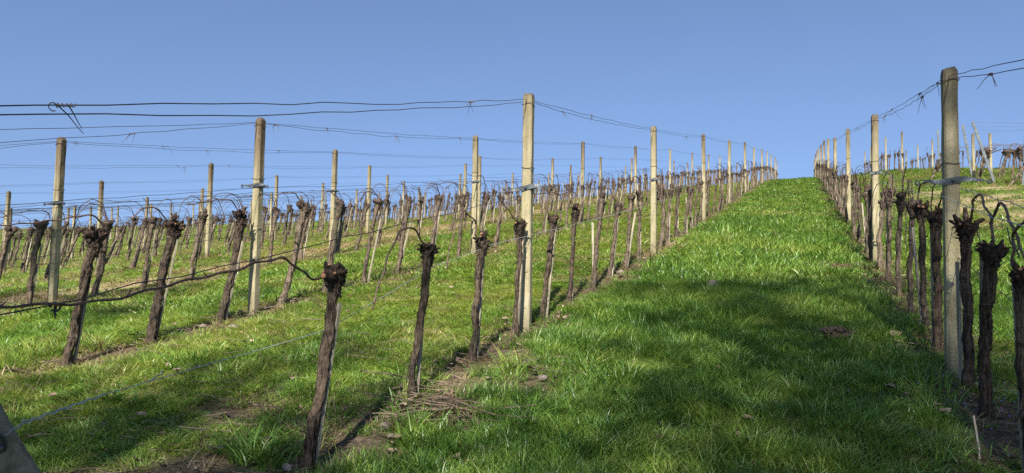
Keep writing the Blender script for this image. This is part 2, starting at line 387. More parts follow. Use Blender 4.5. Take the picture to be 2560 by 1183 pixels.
# ---------------------------------------------------------------- vines
def trunk_mb(b, head, r0, rng, ns, nr, crook=.03, knobby=.10):
    t = np.linspace(0, 1, nr); H = np.asarray(head, float)
    ph = rng.random(6)*6.3
    cx = crook*(np.sin(t*6+ph[0])-np.sin(ph[0]))*.5*(1-t)+crook*.5*np.sin(t*PI)*math.sin(ph[1])+crook*.22*np.sin(t*21+ph[4])*np.sin(t*PI)
    cy = crook*(np.sin(t*7.5+ph[2])-np.sin(ph[2]))*.55*(1-t)+crook*1.0*np.sin(t*PI)*math.sin(ph[3])+crook*.28*np.sin(t*19+ph[5])*np.sin(t*PI)
    tt = t*(H[2]+.10)/H[2]-.10/H[2]
    P = np.column_stack([H[0]*tt+cx, H[1]*tt+cy, H[2]*tt])
    rad = r0*.70*(1+.38*np.exp(-np.maximum(tt, 0)*18)+.10*np.exp(-((tt-1)/.16)**2)-.06*np.sin(tt*PI))
    w_ = np.abs(2*vnoise(t*H[2]*15+ph[5]*9, 3, 0)-1)
    rad = rad*(1+knobby*1.6*(vnoise(t*H[2]*9+ph[4]*9, 0, 0)-.5)+knobby*2.2*(.45-w_))
    th = np.arange(ns)*2*PI/ns; A, Z = np.meshgrid(th, P[:, 2])
    o = rng.random(2)*50; kk = 3.8 if ns > 18 else 1.8; tw = A+Z*.8
    n1 = vnoise(np.cos(tw)*kk+o[0], np.sin(tw)*kk+o[1], Z*9); n2 = vnoise(np.cos(tw)*kk*2+o[1], np.sin(tw)*kk*2+o[0], Z*34)
    ridge = 1-np.abs(2*n1-1)
    n3 = fbm(np.cos(A)*1.4+o[1], np.sin(A)*1.4, Z*22, 2)
    D = 1+.34*(ridge-.6)+.34*(n2-.5)+.55*(n3-.5)
    b.add(*tube(P, rad, ns, True, D))
    return P, rad
def ribbon(p, d, nrm, L, w, curl, n=4):
    d = d/np.linalg.norm(d); s = np.cross(d, nrm); s /= np.linalg.norm(s)+1e-9; nrm = np.cross(s, d)
    t = np.linspace(0, 1, n)[:, None]; c = p+d*L*t+nrm*curl*L*t*t; ww = w*(1-.7*t)
    return np.stack([c-s*ww/2, c+s*ww/2], 1).reshape(-1, 3), [np.array([[2*i, 2*i+1, 2*i+3, 2*i+2] for i in range(n-1)])]
def chunk(b, p, d, L, r, rng, m=5):
    """a broken, tapering stub of old wood"""
    d = d/np.linalg.norm(d); q = rng.normal(size=3)*.25
    P = np.array([p-d*L*.15, p+d*L*.35, p+(d+q*.6)*L*.7, p+(d+q)*L])
    b.add(*tube(P, np.array([1.15, 1.0, .85, rng.uniform(.25, .6)])*r, m, True, 1+.9*(rng.random((4, m))-.5)))
def vase(b, base, top, r0, r1, rng, lod):
    """old wood that swells upward and ends in a ragged crown"""
    n, m = ((20, 30), (9, 13), (5, 7))[lod]
    base = np.asarray(base, float); top = np.asarray(top, float); t = np.linspace(0, 1, n)
    P = base*(1-t[:, None])+top*t[:, None]; ax = (top-base)/np.linalg.norm(top-base)
    rad = r0+(r1-r0)*np.clip(t*1.25, 0, 1)**1.3; rad = rad*np.where(t > .88, 1-(t-.88)*3.2, 1)
    th = np.arange(m)*2*PI/m; o = rng.random(3)*60; H = np.linalg.norm(top-base)
    A, Z = np.meshgrid(th, t*H)
    D = 1+1.15*(fbm(np.cos(A)*2.2+o[0], np.sin(A)*2.2+o[1], Z*34+o[2], 3)-.5)+.5*(vnoise(np.cos(A)*7+o[1], np.sin(A)*7+o[2], Z*90)-.5)
    b.add(*tube(P, rad, m, True, D))
    u = np.cross(ax, [1, .2, .1]); u /= np.linalg.norm(u); w = np.cross(ax, u)
    ns = (26, 11, 5)[lod]
    for i in range(ns):
        a = rng.uniform(0, 2*PI); e = rng.random()**.6; k = rng.uniform(.5, 1.0); ro = u*math.cos(a)+w*math.sin(a)
        p = base+(top-base)*k+ro*(r0+(r1-r0)*k)*(.35+.6*e); d = ax*(.9+rng.normal()*.35)+ro*(1.1*e+rng.normal()*.25)
        chunk(b, p, d, rng.uniform(.3, .75)*r1, rng.uniform(.12, .30)*r1, rng, 6 if lod == 0 else 4)
    for i in range((120, 26, 3)[lod]):
        a = rng.uniform(0, 2*PI); k = rng.uniform(.15, 1.02); ro = u*math.cos(a)+w*math.sin(a)
        p = base+(top-base)*k+ro*(r0+(r1-r0)*k)*rng.uniform(.75, 1.05)
        b.add(*ribbon(p, ax*rng.uniform(-.9, 1.)+ro*rng.uniform(.1, .8)+rng.normal(size=3)*.3, ro, rng.uniform(.3, .8)*r1, rng.uniform(.08, .22)*r1, rng.uniform(-.6, .6)))
def head_mb(b, c, size, rng, lod, shape='knob'):
    c = np.asarray(c, float); z = np.array([0, 0, 1.]); S = size*(.84, .98, 1.1)[lod]
    if shape == 'knob': vase(b, c-z*.11*S, c+z*.05*S, .026, .052*S, rng, lod)
    elif shape == 'flat': vase(b, c-z*.10*S, c+z*.035*S, .026, .064*S, rng, lod)
    elif shape == 'tall':
        vase(b, c-z*.13*S, c-z*.01*S, .026, .046*S, rng, lod); vase(b, c-z*.02*S, c+z*.09*S+[.01, rng.normal()*.02, 0], .022*S, .030*S, rng, lod)
    else:
        vase(b, c-z*.12*S, c-z*.02*S, .026, .043*S, rng, lod)
        for q in (-1, 1):
            e = c+np.array([rng.normal()*.02, q*.052*S, (.05+.03*rng.random())*S]); vase(b, c-z*.05*S, e, .024*S, .036*S, rng, lod)
def cane_mb(b, pts, r0, r1, rng, n=40, m=6, side=True):
    P = catmull(pts, n); L = np.concatenate([[0], np.cumsum(np.linalg.norm(np.diff(P, axis=0), axis=1))])
    P = P+.004*np.column_stack([np.sin(L*31+1), np.sin(L*27+2), np.sin(L*36)])*min(1, n/20)
    rad = np.linspace(r0, r1, n)*(1+.38*np.exp(-(((L/.085) % 1-.5)/.09)**2))
    b.add(*tube(P, rad, m))
    if side:
        for q in range(int(L[-1]/.17)):
            i = rng.integers(4, n-2); d = rng.normal(size=3); d[2] += .3; d /= np.linalg.norm(d)
            b.add(*tube(np.array([P[i], P[i]+d*.018, P[i]+d*.03+[0, 0, .006]]), [.0032, .0026, .0015], 4))
    return P
def std_cane(hd, rng, wz):
    """arched fruiting cane: up out of the head, over the wire, then down the row or along the wire"""
    hd = np.asarray(hd, float); s = -1 if rng.random() < .85 else 1; x = rng.normal()*.02
    top = wz-hd[2]+rng.uniform(-.03, .05); q = rng.random()
    if q < .55:
        p = [(0, 0, .02), (x, s*.02, .09), (x, s*.10, top), (0, s*.24, top+.02), (-x, s*.36, top-.10), (0, s*.43, -.08), (0, s*.47, -rng.uniform(.2, .45))]
    elif q < .85:
        p = [(0, 0, .02), (x, s*.03, .12), (x, s*.14, top), (0, s*.34, top+.01), (0, s*.6, top-.10), (0, s*.85, top-.16)]
    else:
        p = [(0, 0, .02), (x, s*.05, .10), (x, s*.07, .2), (x*2, s*.16, .30)]
    return hd+np.array(p)
def tie_mb(b, c, r, rng, ns=14):
    for i in range(2):
        a = np.linspace(0, 2*PI, ns); z = c[2]+.006*i
        b.add(*tube(np.column_stack([c[0]+np.cos(a)*r, c[1]+np.sin(a)*r, z+.006*np.sin(a+i)]), .0022, 4, False))
    d = rng.uniform(0, 6.3); b.add(*tube(np.array([[c[0]+r*math.cos(d), c[1]+r*math.sin(d), c[2]], [c[0]+(r+.03)*math.cos(d), c[1]+(r+.03)*math.sin(d), c[2]+.012]]), .0024, 4))
SHAPES = ['knob', 'fork', 'flat', 'tall']
def make_vine(base, head, r0, seed, lod, canes, label, shape='knob', hs=1.0, arm=None, dark=True, crook=.022):
    """one grapevine built at its own place; head is relative to base"""
    rng = np.random.default_rng(seed); t = thing('grapevine', base, label, 'grapevine', 'grapevines in the trellis rows')
    ns, nr = ((36, 84), (22, 48))[lod]
    b = MB(); P, rad = trunk_mb(b, head, r0, rng, ns, nr, crook, .11)
    for i in range(130 if lod == 0 else 40):          # shaggy bark strips
        j = rng.integers(3, nr-3); a = rng.uniform(0, 2*PI); d = np.array([math.cos(a), math.sin(a), 0])
        b.add(*ribbon(P[j]+d*rad[j]*.98, np.array([rng.normal()*.12, rng.normal()*.12, rng.choice([-1, 1])])+d*.12, d, rng.uniform(.02, .07), rng.uniform(.004, .010), rng.uniform(.05, .6)))
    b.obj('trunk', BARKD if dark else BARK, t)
    h = MB(); head_mb(h, np.asarray(head)+[0, 0, .0], hs, rng, lod, shape)
    if arm is not None: h.add(*tube(catmull(np.array(arm), 10), np.linspace(.022, .015, 10)*(1+.12*np.sin(np.arange(10)*2.3)), 9))
    cuts = []
    if lod == 0:                                     # sawn stubs with pale faces
        H = np.asarray(head, float)
        for q in range(5):
            d = rng.normal(size=3)*[1, 1, .5]; d[2] = abs(d[2])+.35; d[1] -= .3; d /= np.linalg.norm(d); p = H+d*np.array([.03, .035, .03])*hs; L = rng.uniform(.025, .05)*hs; r = rng.uniform(.006, .010)
            h.add(*tube(np.array([p, p+d*L*.5, p+d*L]), [r*1.4, r, r], 8)); cuts.append((p+d*L, d, r))
        if arm is not None: d = np.array(arm[-1])-np.array(arm[-2]); d /= np.linalg.norm(d); cuts.append((np.array(arm[-1]), d, .0145))
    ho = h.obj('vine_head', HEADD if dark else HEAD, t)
    for (p, d, r) in cuts:
        c = MB(); c.add(*tube(np.array([p-d*.001, p+d*.0015]), r*.92, 9)); c.obj('pruning_cut', CUT, ho)
    for cpts, ra, rb in canes:
        c = MB(); cane_mb(c, cpts, ra, rb, rng, max(16, int(len(cpts)*8)), 7 if lod == 0 else 6); c.obj('cane', CANE, t)
    b = MB(); tie_mb(b, P[int(nr*.72)], rad[int(nr*.72)]*1.08, rng); tie_mb(b, P[int(nr*.3)], rad[int(nr*.3)]*1.06, rng); b.obj('wire_tie', WIRE, t)
    return t
def stake_mesh(L, w, seed):
    rng = np.random.default_rng(seed); n = 9; zs = np.linspace(-.15, L, n); R = []
    for z in zs:
        a, c = w/2*(1+rng.normal()*.04), w*.38*(1+rng.normal()*.05)
        R.append([(-a, -c, z), (a, -c, z), (a, c, z), (-a, c, z)])
    b = MB(); b.add(np.array(R).reshape(-1, 3), [grid_faces(n, 4), np.array([[4*n-4, 4*n-3, 4*n-2, 4*n-1]])]); return b.mesh('vine_stake', STAKE, False)

# measured vines: row, base pixel, head pixel, options
NEAR = [
 (1, (765, 1183), (838, 690), dict(r=.039, hs=1.15, shape='knob', lod=0)),
 (1, (1030, 1040), (1070, 630), dict(r=0.0318, hs=1.0, shape='knob', lod=0)),
 (1, (1180, 935), (1205, 605), dict(r=0.0318, hs=.95, shape='tall', lod=0)),
 (1, (1285, 850), (1300, 567), dict(r=0.0318, hs=1.0, shape='knob', lod=0)),
 (1, (1360, 805), (1383, 552), dict(r=0.0310, hs=.95, shape='knob', lod=0)),
 (1, (1425, 755), (1438, 528), dict(r=0.0310, hs=.95, shape='tall', lod=0)),
 (1, (1480, 730), (1505, 500), dict(r=0.0356, shape='tall', lod=1)),
 (1, (1525, 700), (1545, 517), dict(r=0.0346, shape='knob', lod=1)),
 (1, (1563, 675), (1578, 495), dict(r=0.0356, shape='knob', lod=1)),
 (1, (1597, 655), (1601, 488), dict(r=0.0346, shape='fork', lod=1)),
 (2, (170, 910), (237, 600), dict(r=.0470, hs=1.35, shape='fork', lod=0)),
 (2, (378, 860), (435, 575), dict(r=0.0497, hs=1.3, shape='fork', lod=0)),
 (2, (550, 810), (603, 548), dict(r=0.0486, hs=1.2, shape='fork', lod=0)),
 (2, (700, 765), (760, 520), dict(r=0.0488, hs=1.1, shape='fork', lod=1)),
 (2, (812, 725), (850, 512), dict(r=0.0464, hs=1.1, lod=1)),
 (2, (910, 695), (945, 505), dict(r=0.0378, shape='flat', lod=1)),
 (2, (990, 670), (1022, 510), dict(r=0.0378, shape='tall', lod=1)),
 (2, (1072, 645), (1097, 498), dict(r=0.0378, lod=1)),
 (0, (2585, 1090), (2560, 700), dict(r=0.0413, hs=1.1, shape='knob', lod=0)),
 (0, (2470, 1040), (2480, 628), dict(r=0.0392, hs=1.0, shape='flat', lod=0)),
 (0, (2417, 935), (2415, 570), dict(r=0.0372, hs=1.05, shape='flat', lod=0)),
 (0, (2343, 845), (2340, 545), dict(r=0.0392, hs=1.15, shape='knob', lod=0)),
 (0, (2318, 820), (2303, 525), dict(r=0.0320, hs=1.1, lod=0)),
 (0, (2281, 775), (2282, 515), dict(r=0.0316, hs=1.0, lod=1)),
 (0, (2250, 715), (2252, 498), dict(r=0.0316, hs=1.05, shape='fork', lod=1)),
 (0, (2222, 690), (2222, 490), dict(r=0.0316, hs=1.05, shape='fork', lod=1)),
 (3, (65, 770), (103, 562), dict(r=0.0440, hs=1.1, shape='flat', lod=1)),
 (3, (230, 735), (268, 562), dict(r=0.0400, hs=1.1, shape='flat', lod=1)),
 (3, (355, 715), (383, 552), dict(r=0.0400, hs=1.1, lod=1)),
 (3, (475, 690), (507, 540), dict(r=0.0400, hs=1.1, shape='flat', lod=1)),
]
def px_path(X, pts): return np.array([on_row(a, b_, X) for a, b_ in pts])
SPEC = {  # canes measured on the near vines: (row, base px) -> list of (pixels, r0, r1)
 (1, 765): [([(836, 700), (800, 695), (775, 697), (757, 680), (735, 661), (705, 646), (660, 653), (610, 668), (560, 683), (500, 694), (430, 711), (330, 737), (240, 755), (120, 762), (0, 766), (-80, 770)], 0.0057, 0.0041)],
 (1, 1030): [([(1068, 625), (1056, 605), (1046, 583), (1022, 570), (1003, 577), (985, 605), (968, 650), (945, 722), (929, 775)], 0.0061, 0.0047), ([(1062, 622), (1050, 612), (1034, 618)], 0.0033, 0.0017)],
 (1, 1180): [([(1203, 600), (1190, 590), (1189, 560), (1165, 530), (1150, 536), (1136, 575), (1124, 625), (1116, 672)], 0.0053, 0.0043)],
 (1, 1285): [([(1296, 560), (1281, 540), (1266, 518), (1254, 502)], 0.0049, 0.0034)],
 (1, 1360): [([(1385, 545), (1398, 520), (1404, 497), (1388, 482), (1372, 492), (1356, 530), (1346, 580), (1338, 610)], 0.0045, 0.0034), ([(1392, 610), (1399, 560), (1405, 515), (1412, 487), (1430, 476)], 0.0049, 0.0034)],
 (1, 1425): [([(1436, 525), (1431, 503), (1437, 489), (1434, 480), (1424, 478), (1408, 492), (1400, 540), (1394, 598)], 0.0049, 0.0034)],
 (2, 170): [([(255, 590), (258, 565), (248, 550), (222, 538), (190, 542), (120, 553), (50, 560), (-20, 565)], 0.0066, 0.0043)],
 (2, 378): [([(428, 570), (410, 540), (385, 520), (362, 520), (335, 540), (300, 590), (275, 640), (260, 665)], 0.0057, 0.0043)],
 (2, 550): [([(600, 545), (590, 515), (570, 500), (540, 500), (505, 507), (465, 512)], 0.0057, 0.0043)],
 (2, 700): [([(758, 515), (742, 488), (728, 482), (700, 485), (690, 500), (680, 535)], 0.0053, 0.0038)],
 (0, 2585): [([(2545, 700), (2532, 655), (2534, 625), (2532, 590), (2552, 562), (2585, 535)], 0.0074, 0.0051), ([(2534, 600), (2520, 585), (2516, 572)], 0.0041, 0.0026)],
 (0, 2470): [([(2482, 620), (2481, 580), (2480, 555), (2488, 530), (2500, 508), (2507, 512), (2522, 545), (2545, 600), (2562, 650), (2575, 700)], 0.0070, 0.0051), ([(2458, 615), (2444, 592), (2443, 570), (2446, 555)], 0.0037, 0.0026)],
 (0, 2417): [([(2432, 555), (2434, 520), (2430, 505), (2440, 492), (2452, 490), (2464, 520), (2480, 555), (2484, 605)], 0.0066, 0.0051), ([(2412, 560), (2413, 535), (2414, 518)], 0.0156, 0.0102)],
 (0, 2343): [([(2345, 535), (2352, 500), (2354, 480)], 0.0066, 0.0051), ([(2330, 560), (2328, 510), (2332, 475), (2338, 458)], 0.0057, 0.0034)],
 (0, 2318): [([(2300, 520), (2296, 490), (2300, 465), (2318, 456), (2338, 460)], 0.0066, 0.0051)],
 (3, 65): [([(112, 555), (125, 550), (122, 535), (105, 528), (75, 527), (45, 532), (10, 540)], 0.0057, 0.0043)],
}
PN = {}
for (k, j, x, y, z, h) in POSTS: PN.setdefault(k, []).append((y, j))
def vine_place(k, y, cnt):
    """where along its row: counted uphill from the post below it (posts counted as seen in the photo)"""
    vis = [(py_, j) for py_, j in PN[k] if j in VIS.get(k, [])]
    below = [v for v in vis if v[0] < y]
    rn = ROWN[k].replace('grass ', '')
    if not below: key = (k, 0)
    else: key = (k, below[-1][1])
    cnt[key] = cnt.get(key, 0)+1; i = cnt[key]
    if not below: return key, i, rn
    vi = VIS[k].index(key[1])+1
    return key, i, f'{ORD[min(i,16)]} uphill from {ORD[vi]} post, {rn}'
VINES = []   # row, x, y, zg, head, spec index
used = {}
for i, (k, bp, hp, o) in enumerate(NEAR):
    X = ROWX[k]; g = on_row(bp[0], bp[1], X); hh = on_row(hp[0], hp[1], X)
    zg = gz(X, g[1]); VINES.append([k, X, g[1], zg, np.array([0, hh[1]-g[1], hh[2]-zg]), i])
    used.setdefault(k, []).append(g[1])
vr = random.Random(11)
for k, X in enumerate(ROWX):
    y = max(used[k])+.82 if k in used else 6.0+vr.uniform(0, .6)
    if k == 3: y = 7.85
    while y < (64 if k < 7 else 58):
        yy = y+vr.uniform(-.07, .07)
        for (pk, pj, px_, py_, pz_, ph_) in POSTS:
            if pk == k and abs(py_-yy) < .14: yy = py_+.2
        hx = X+vr.uniform(-.04, .04)
        VINES.append([k, hx, yy, gz(hx, yy), np.array([vr.uniform(-.05, .05), (vr.uniform(.10, .30) if k else vr.uniform(-.08, .14)), vr.uniform(.88, 1.0) if k else vr.uniform(.83, .95)]), -1])
        y += .78
VINES = [v for v in VINES if inframe((v[1], v[2], v[3]+.6), 60) or v[5] >= 0]
VINES.sort(key=lambda v: (v[0], v[2]))
cnt = {}
for v in VINES: v.append(vine_place(v[0], v[2], cnt))
tot_before = {k: cnt.get((k, 0), 0) for k in range(14)}
for v in VINES:
    key, i, txt = v[6]
    if key[1] == 0:
        txt = f'{ORD[min(tot_before[v[0]]-i+1,16)]} downhill from first post, {txt}'
    v[6] = txt
VINES.sort(key=lambda v: proj((v[1], v[2], v[3]))[2])
NIND = 296
def look_of(head, shape, r):
    lean = math.hypot(head[0], head[1])
    a = 'leaning' if lean > .2 else 'upright'
    return {'knob': 'knob-headed', 'fork': 'fork-headed', 'flat': 'flat-topped', 'tall': 'tall-headed'}[shape]+' '+a
# shared variants for the individuals farther up
VAR = []
for s in range(12):
    rng = np.random.default_rng(500+s); sh = SHAPES[s % 4]; hd = np.array([0, 0, .93])
    b = MB(); P, rad = trunk_mb(b, hd, rng.uniform(.034, .044), rng, 12, 30, .04, .16)
    for i in range(8):
        j = rng.integers(2, 20); a = rng.uniform(0, 6.28); d = np.array([math.cos(a), math.sin(a), 0])
        b.add(*ribbon(P[j]+d*rad[j], np.array([0, 0, 1.])+d*.25, d, .06, .010, .2))
    tm = b.mesh('trunk', BARK)
    b = MB(); head_mb(b, hd, rng.uniform(.95, 1.2), rng, 1, sh); hm = b.mesh('vine_head', HEAD)
    b = MB(); cane_mb(b, std_cane(hd, rng, 1.16), .0062, .0042, rng, 16, 5, False)
    if s % 2: cane_mb(b, std_cane(hd, rng, 1.13), .0054, .004, rng, 14, 5, False)
    cm = b.mesh('cane', CANE)
    VAR.append((sh, tm, hm, cm))
def far_vine(b, h, v, rng, lod=2):
    """one simplified vine added to the two distant meshes"""
    o = np.array([v[1], v[2], v[3]]); t = MB(); trunk_mb(t, v[4], rng.uniform(.028, .038), rng, 7, 9, .04, .2)
    b.add(np.concatenate(t.V)+o, t.F)
    q = MB(); head_mb(q, v[4], rng.uniform(.95, 1.2), rng, 2, SHAPES[rng.integers(4)])
    if rng.random() < .6: cane_mb(q, std_cane(v[4], rng, 1.16), .0054, .0042, rng, 8, 4, False)
    o2 = np.concatenate(q.V)+o; F = []
    h.add(o2, q.F)
class MBj(MB):
    pass
def merge_faces(mb):      # MB.add already offsets every face list by the running count
    return mb
dt, dh, ds = MB(), MB(), MB()
stake_me = [stake_mesh(L, w, i) for i, (L, w) in enumerate(((.86, .020), (.80, .024), (.90, .018), (.76, .021)))]
nst = 0; srng = np.random.default_rng(77)
lab_seen = set()
for n, v in enumerate(VINES):
    k, x, y, z, hd, si, txt = v
    d = proj((x, y, z))[2]
    if n < NIND:
        if si >= 0:
            _, bp, hp, o = NEAR[si]; sh = o.get('shape', 'knob'); rng = np.random.default_rng(900+si)
            lab = f'{"stout dark" if o["r"] > .042 else "dark"} {look_of(hd, sh, 0)} vine, {txt}'
            base = np.array([x, y, z]); cs = []
            if (k, bp[0]) in SPEC:
                for pts, ra, rb in SPEC[(k, bp[0])]: cs.append((px_path(x, pts)-base, ra, rb))
                for c in cs: c[0][0] = c[0][0]*.5+(hd+[0, 0, .02])*.5 if np.linalg.norm(c[0][0]-hd) < .3 else c[0][0]
            else:
                for q in range(2 if k == 0 or si % 2 else 1): cs.append((std_cane(hd, rng, 1.17), .0056, .0038))
            arm = [hd+[0, .02, .0], hd+[.01, -.05, -.015], hd+[.015, -.11, .0]] if (k, bp[0]) == (1, 765) else None
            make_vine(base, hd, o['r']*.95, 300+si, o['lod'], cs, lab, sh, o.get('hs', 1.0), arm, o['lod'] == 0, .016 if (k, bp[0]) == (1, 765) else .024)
        else:
            sh, tm, hm, cm = VAR[(n*5+k*3) % 12]
            t = thing('grapevine', (x, y, z), f'{look_of(hd, sh, 0)} vine, {txt}', 'grapevine', 'grapevines in the trellis rows')
            sx = vr.uniform(.92, 1.1)
            t.scale = (sx, sx, hd[2]/.93)
            t.rotation_euler = (-math.atan2(hd[1], hd[2]), math.atan2(hd[0], hd[2]), vr.uniform(-.3, .3))
            for nm, me in (('trunk', tm), ('vine_head', hm), ('cane', cm)): link(nm, me, t)
    else: far_vine(dt, dh, v, srng)
    # stake
    if si >= 0 or srng.random() < .78:
        L = stake_me[n % 4]; ox = .008+srng.normal()*.010 if k > 1 else .008; oy = srng.uniform(.035, .05) if k else srng.uniform(.03, .06)
        if k == 0: ox = -.020
        if n < NIND:
            s = link('vine_stake', L); s.location = (x+ox, y+oy, z)
            s.rotation_euler = (-math.atan2(hd[1]*.92, hd[2]), math.atan2(hd[0], hd[2]), srng.uniform(-.4, .4))
            tag(s, f'thin grey stake behind vine {txt}', 'stake', 'thin wooden vine stakes'); nst += 1
        else:
            hx = np.array([x+ox, y+oy, z]); e = hx+np.array([hd[0], hd[1], hd[2]*1.0])
            ds.add(*tube(np.array([hx-[0, 0, .1], e]), .010, 4))
# dt/dh hold the simplified vines past the nearest 300: one mass
b = MB(); 
o = dt.obj('distant_vines', BARK); o.data.materials.append(HEAD)
tag(o, 'mass of tiny brown vine trunks along the far upper rows', 'vines', None, 'stuff')
o = dh.obj('distant_vine_heads', HEAD); tag(o, 'mass of tiny knobbly vine heads and canes along the far upper rows', 'vines', None, 'stuff')
if ds.n:
    o = ds.obj('distant_stakes', STAKE, None, False); tag(o, 'mass of tiny pale stakes along the far upper rows', 'stakes', None, 'stuff')

# ---------------------------------------------------------------- wires
TOPW = {}
def wire(name, pts, r, mat, label, group, m=5, step=.25, jit=.004, seed=0, sag=.03):
    """pts: supports; hangs with a little sag and kinks between them"""
    rng = np.random.default_rng(seed); P = []
    pts = np.asarray(pts, float)
    for a, c in zip(pts[:-1], pts[1:]):
        L = np.linalg.norm(c-a); n = max(3, int(L/step)); t = np.linspace(0, 1, n, endpoint=False)[:, None]
        q = a*(1-t)+c*t; q[:, 2] -= 4*sag*(t*(1-t))[:, 0]*min(1, L/5.)
        q[1:] += rng.normal(size=(len(q)-1, 3))*[jit, 0, jit]
        P.append(q)
    P.append(pts[-1:]); P = np.vstack(P)
    b = MB(); b.add(*tube(P, r, m, False)); o = b.obj(name, mat)
    tag(o, label, 'wire', group); return P
for k, X in enumerate(ROWX):
    ps = [(x, y, z, h) for (kk, j, x, y, z, h) in POSTS if kk == k]
    far = k > 4; st = .22 if k < 3 else (.4 if k < 6 else 1.0); m = 5 if k < 4 else 4; r = (.0023 if k < 4 else .0021)
    rn = ROWN[k].replace('grass ', '')
    y0 = .85 if k < 4 else 4.6
    def sup(hgt, dx, zend, yend):
        P = [] if k >= 4 else [(X+dx, yend, zend)]
        for (x, y, z, h) in ps: P.append((x+dx, y, z+(hgt if hgt > 0 else h+hgt)))
        if k >= 4: P.insert(0, (X+dx, 4.9, gz(X, 4.9)+(hgt if hgt > 0 else 1.98+hgt)))
        return P
    e = gz(X, y0)
    ze = [e+1.72, e+1.68]
    if k < 4:       # height of the two top wires where they leave the frame, carried on down to the end post
        for q, py in enumerate({0: (140, 150), 1: (257, 276), 2: (318, 340), 3: (361, 366)}[k]):
            lp = on_row(2560 if k == 0 else 0, py, X); a_ = (ps[0][1], ps[0][2]+ps[0][3]-(.045, .058)[q]); ze[q] = a_[1]+(lp[2]-a_[1])*(y0-a_[0])/(lp[1]-a_[0])
    a1 = wire('trellis_wire', sup(-.045, .0 if k < 4 else .05, ze[0], y0), r, WIRE, f'upper of the two dark top wires, {rn}', 'top wires', m, st, .004, k*9, .02)
    a2 = wire('trellis_wire', sup(-.058, .0 if k < 4 else -.05, ze[1], y0), r, WIRE, f'lower of the two dark top wires, {rn}', 'top wires', m, st, .005, k*9+1, .045)
    TOPW[k] = (a1, a2)
    if k == 1:
        wire('trellis_wire', [(X-.055, .9, -.215), (X-.055, 5.26, gz(X, 5.26)+1.13)]+[(X-.055, y, z+1.15) for (x, y, z, h) in ps[1:]], .0024, WIRE, f'dark middle wire carrying the long cane, {rn}', 'middle wires', 5, .2, .004, 77, .01)
        wire('trellis_wire', [tuple(on_row(-60, 1118, X+.06)), tuple(on_row(18, 1086, X+.06)), tuple(on_row(52, 1060, X+.04)), tuple(on_row(265, 985, X+.02)), (X+.0, 2.69, gz(X, 2.69)+.64), (X, 3.69, gz(X, 3.69)+.745), (X, 4.6, gz(X, 4.6)+.79)]+[(X+.055, y, z+.80) for (x, y, z, h) in ps], .0018, ZINC, f'shiny galvanised low wire tied to the end post, {rn}', 'low wires', 6, .2, .002, 78, .01)
    else:
        zz = 1.2 if k != 2 else 1.27
        for q, dx, dz, nm in ((0, .055, .0, 'upper'), (1, -.055, -.045, 'lower')):
            wire('trellis_wire', sup(zz+dz, dx if k else dx*1.0, e+zz+dz, y0), r*.95, WIRE if k else ZINC, f'{nm} of the two middle wires, {rn}', 'middle wires', m, st, .004, k*9+2+q, .03)
        for q, dx, dz, nm in ((0, .05, .03, 'upper'), (1, -.05, -.04, 'lower')):
            if k == 0 and q == 0: continue
            wire('trellis_wire', sup((.86 if k else .80)+dz, dx if k else .03, e+(.84 if k else .75)+dz, y0), r*.9, WIRE, (f'{nm} of the two low wires, {rn}' if k else f'single low wire below the vine heads, {rn}'), 'low wires', m, st, .004, k*9+4+q, .03)
# twisted splice near the end post
def splice():
    X = -2.112; a = np.array([X, .98, -.592]); b_ = np.array([X-.004, 1.80, -.432])
    P0 = on_row(52, 1060, -2.092); P1 = on_row(265, 985, -2.112)
    t = np.linspace(0, 1, 90); ang = t**.8*PI*13; rr = .0052*(1-.4*t)
    P = P0*(1-t[:, None])+P1*t[:, None]+np.column_stack([np.cos(ang)*rr, 0*t, np.sin(ang)*rr])
    b = MB(); b.add(*tube(P, .0021, 5))
    b.add(*tube(catmull(np.array([P0+[0, -.06, -.02], P0+[0, -.005, -.012], P0+[0.01, .0, .012], P0+[0, .02, .004]]), 14), .0023, 5))
    tag(b.obj('wire_splice', ZINC), 'twisted galvanised splice on the low wire next to the leaning end post', 'wire')
    Q = on_row(405, 935, -2.125); b = MB(); b.add(*tube(catmull(np.array([Q+[0, -.05, -.022], Q+[0, -.02, -.003], Q+[0, 0, .0], Q+[0, -.002, .016]]), 12), .0021, 5))
    tag(b.obj('wire_offcut', ZINC), 'short bent wire end sticking up from the galvanised low wire', 'wire')
splice()
def rubber_tie():
    p = on_row(140, 768, -2.16); b = MB()
    b.add(*ribbon(p+[0, 0, .01], np.array([0.1, -.25, -1.]), np.array([1., 0, 0]), .050, .013, .25, 6))
    b.add(*tube(catmull(np.array([p+[0, -.02, .0], p+[.0, -.005, .014], p+[0, .014, .004], p+[0, .005, -.012], p+[0, -.012, -.008]]), 14), .0035, 6))
    tag(b.obj('rubber_tie', RUBBER), 'black rubber strap hanging from the middle wire at the left edge', 'strap')
rubber_tie()
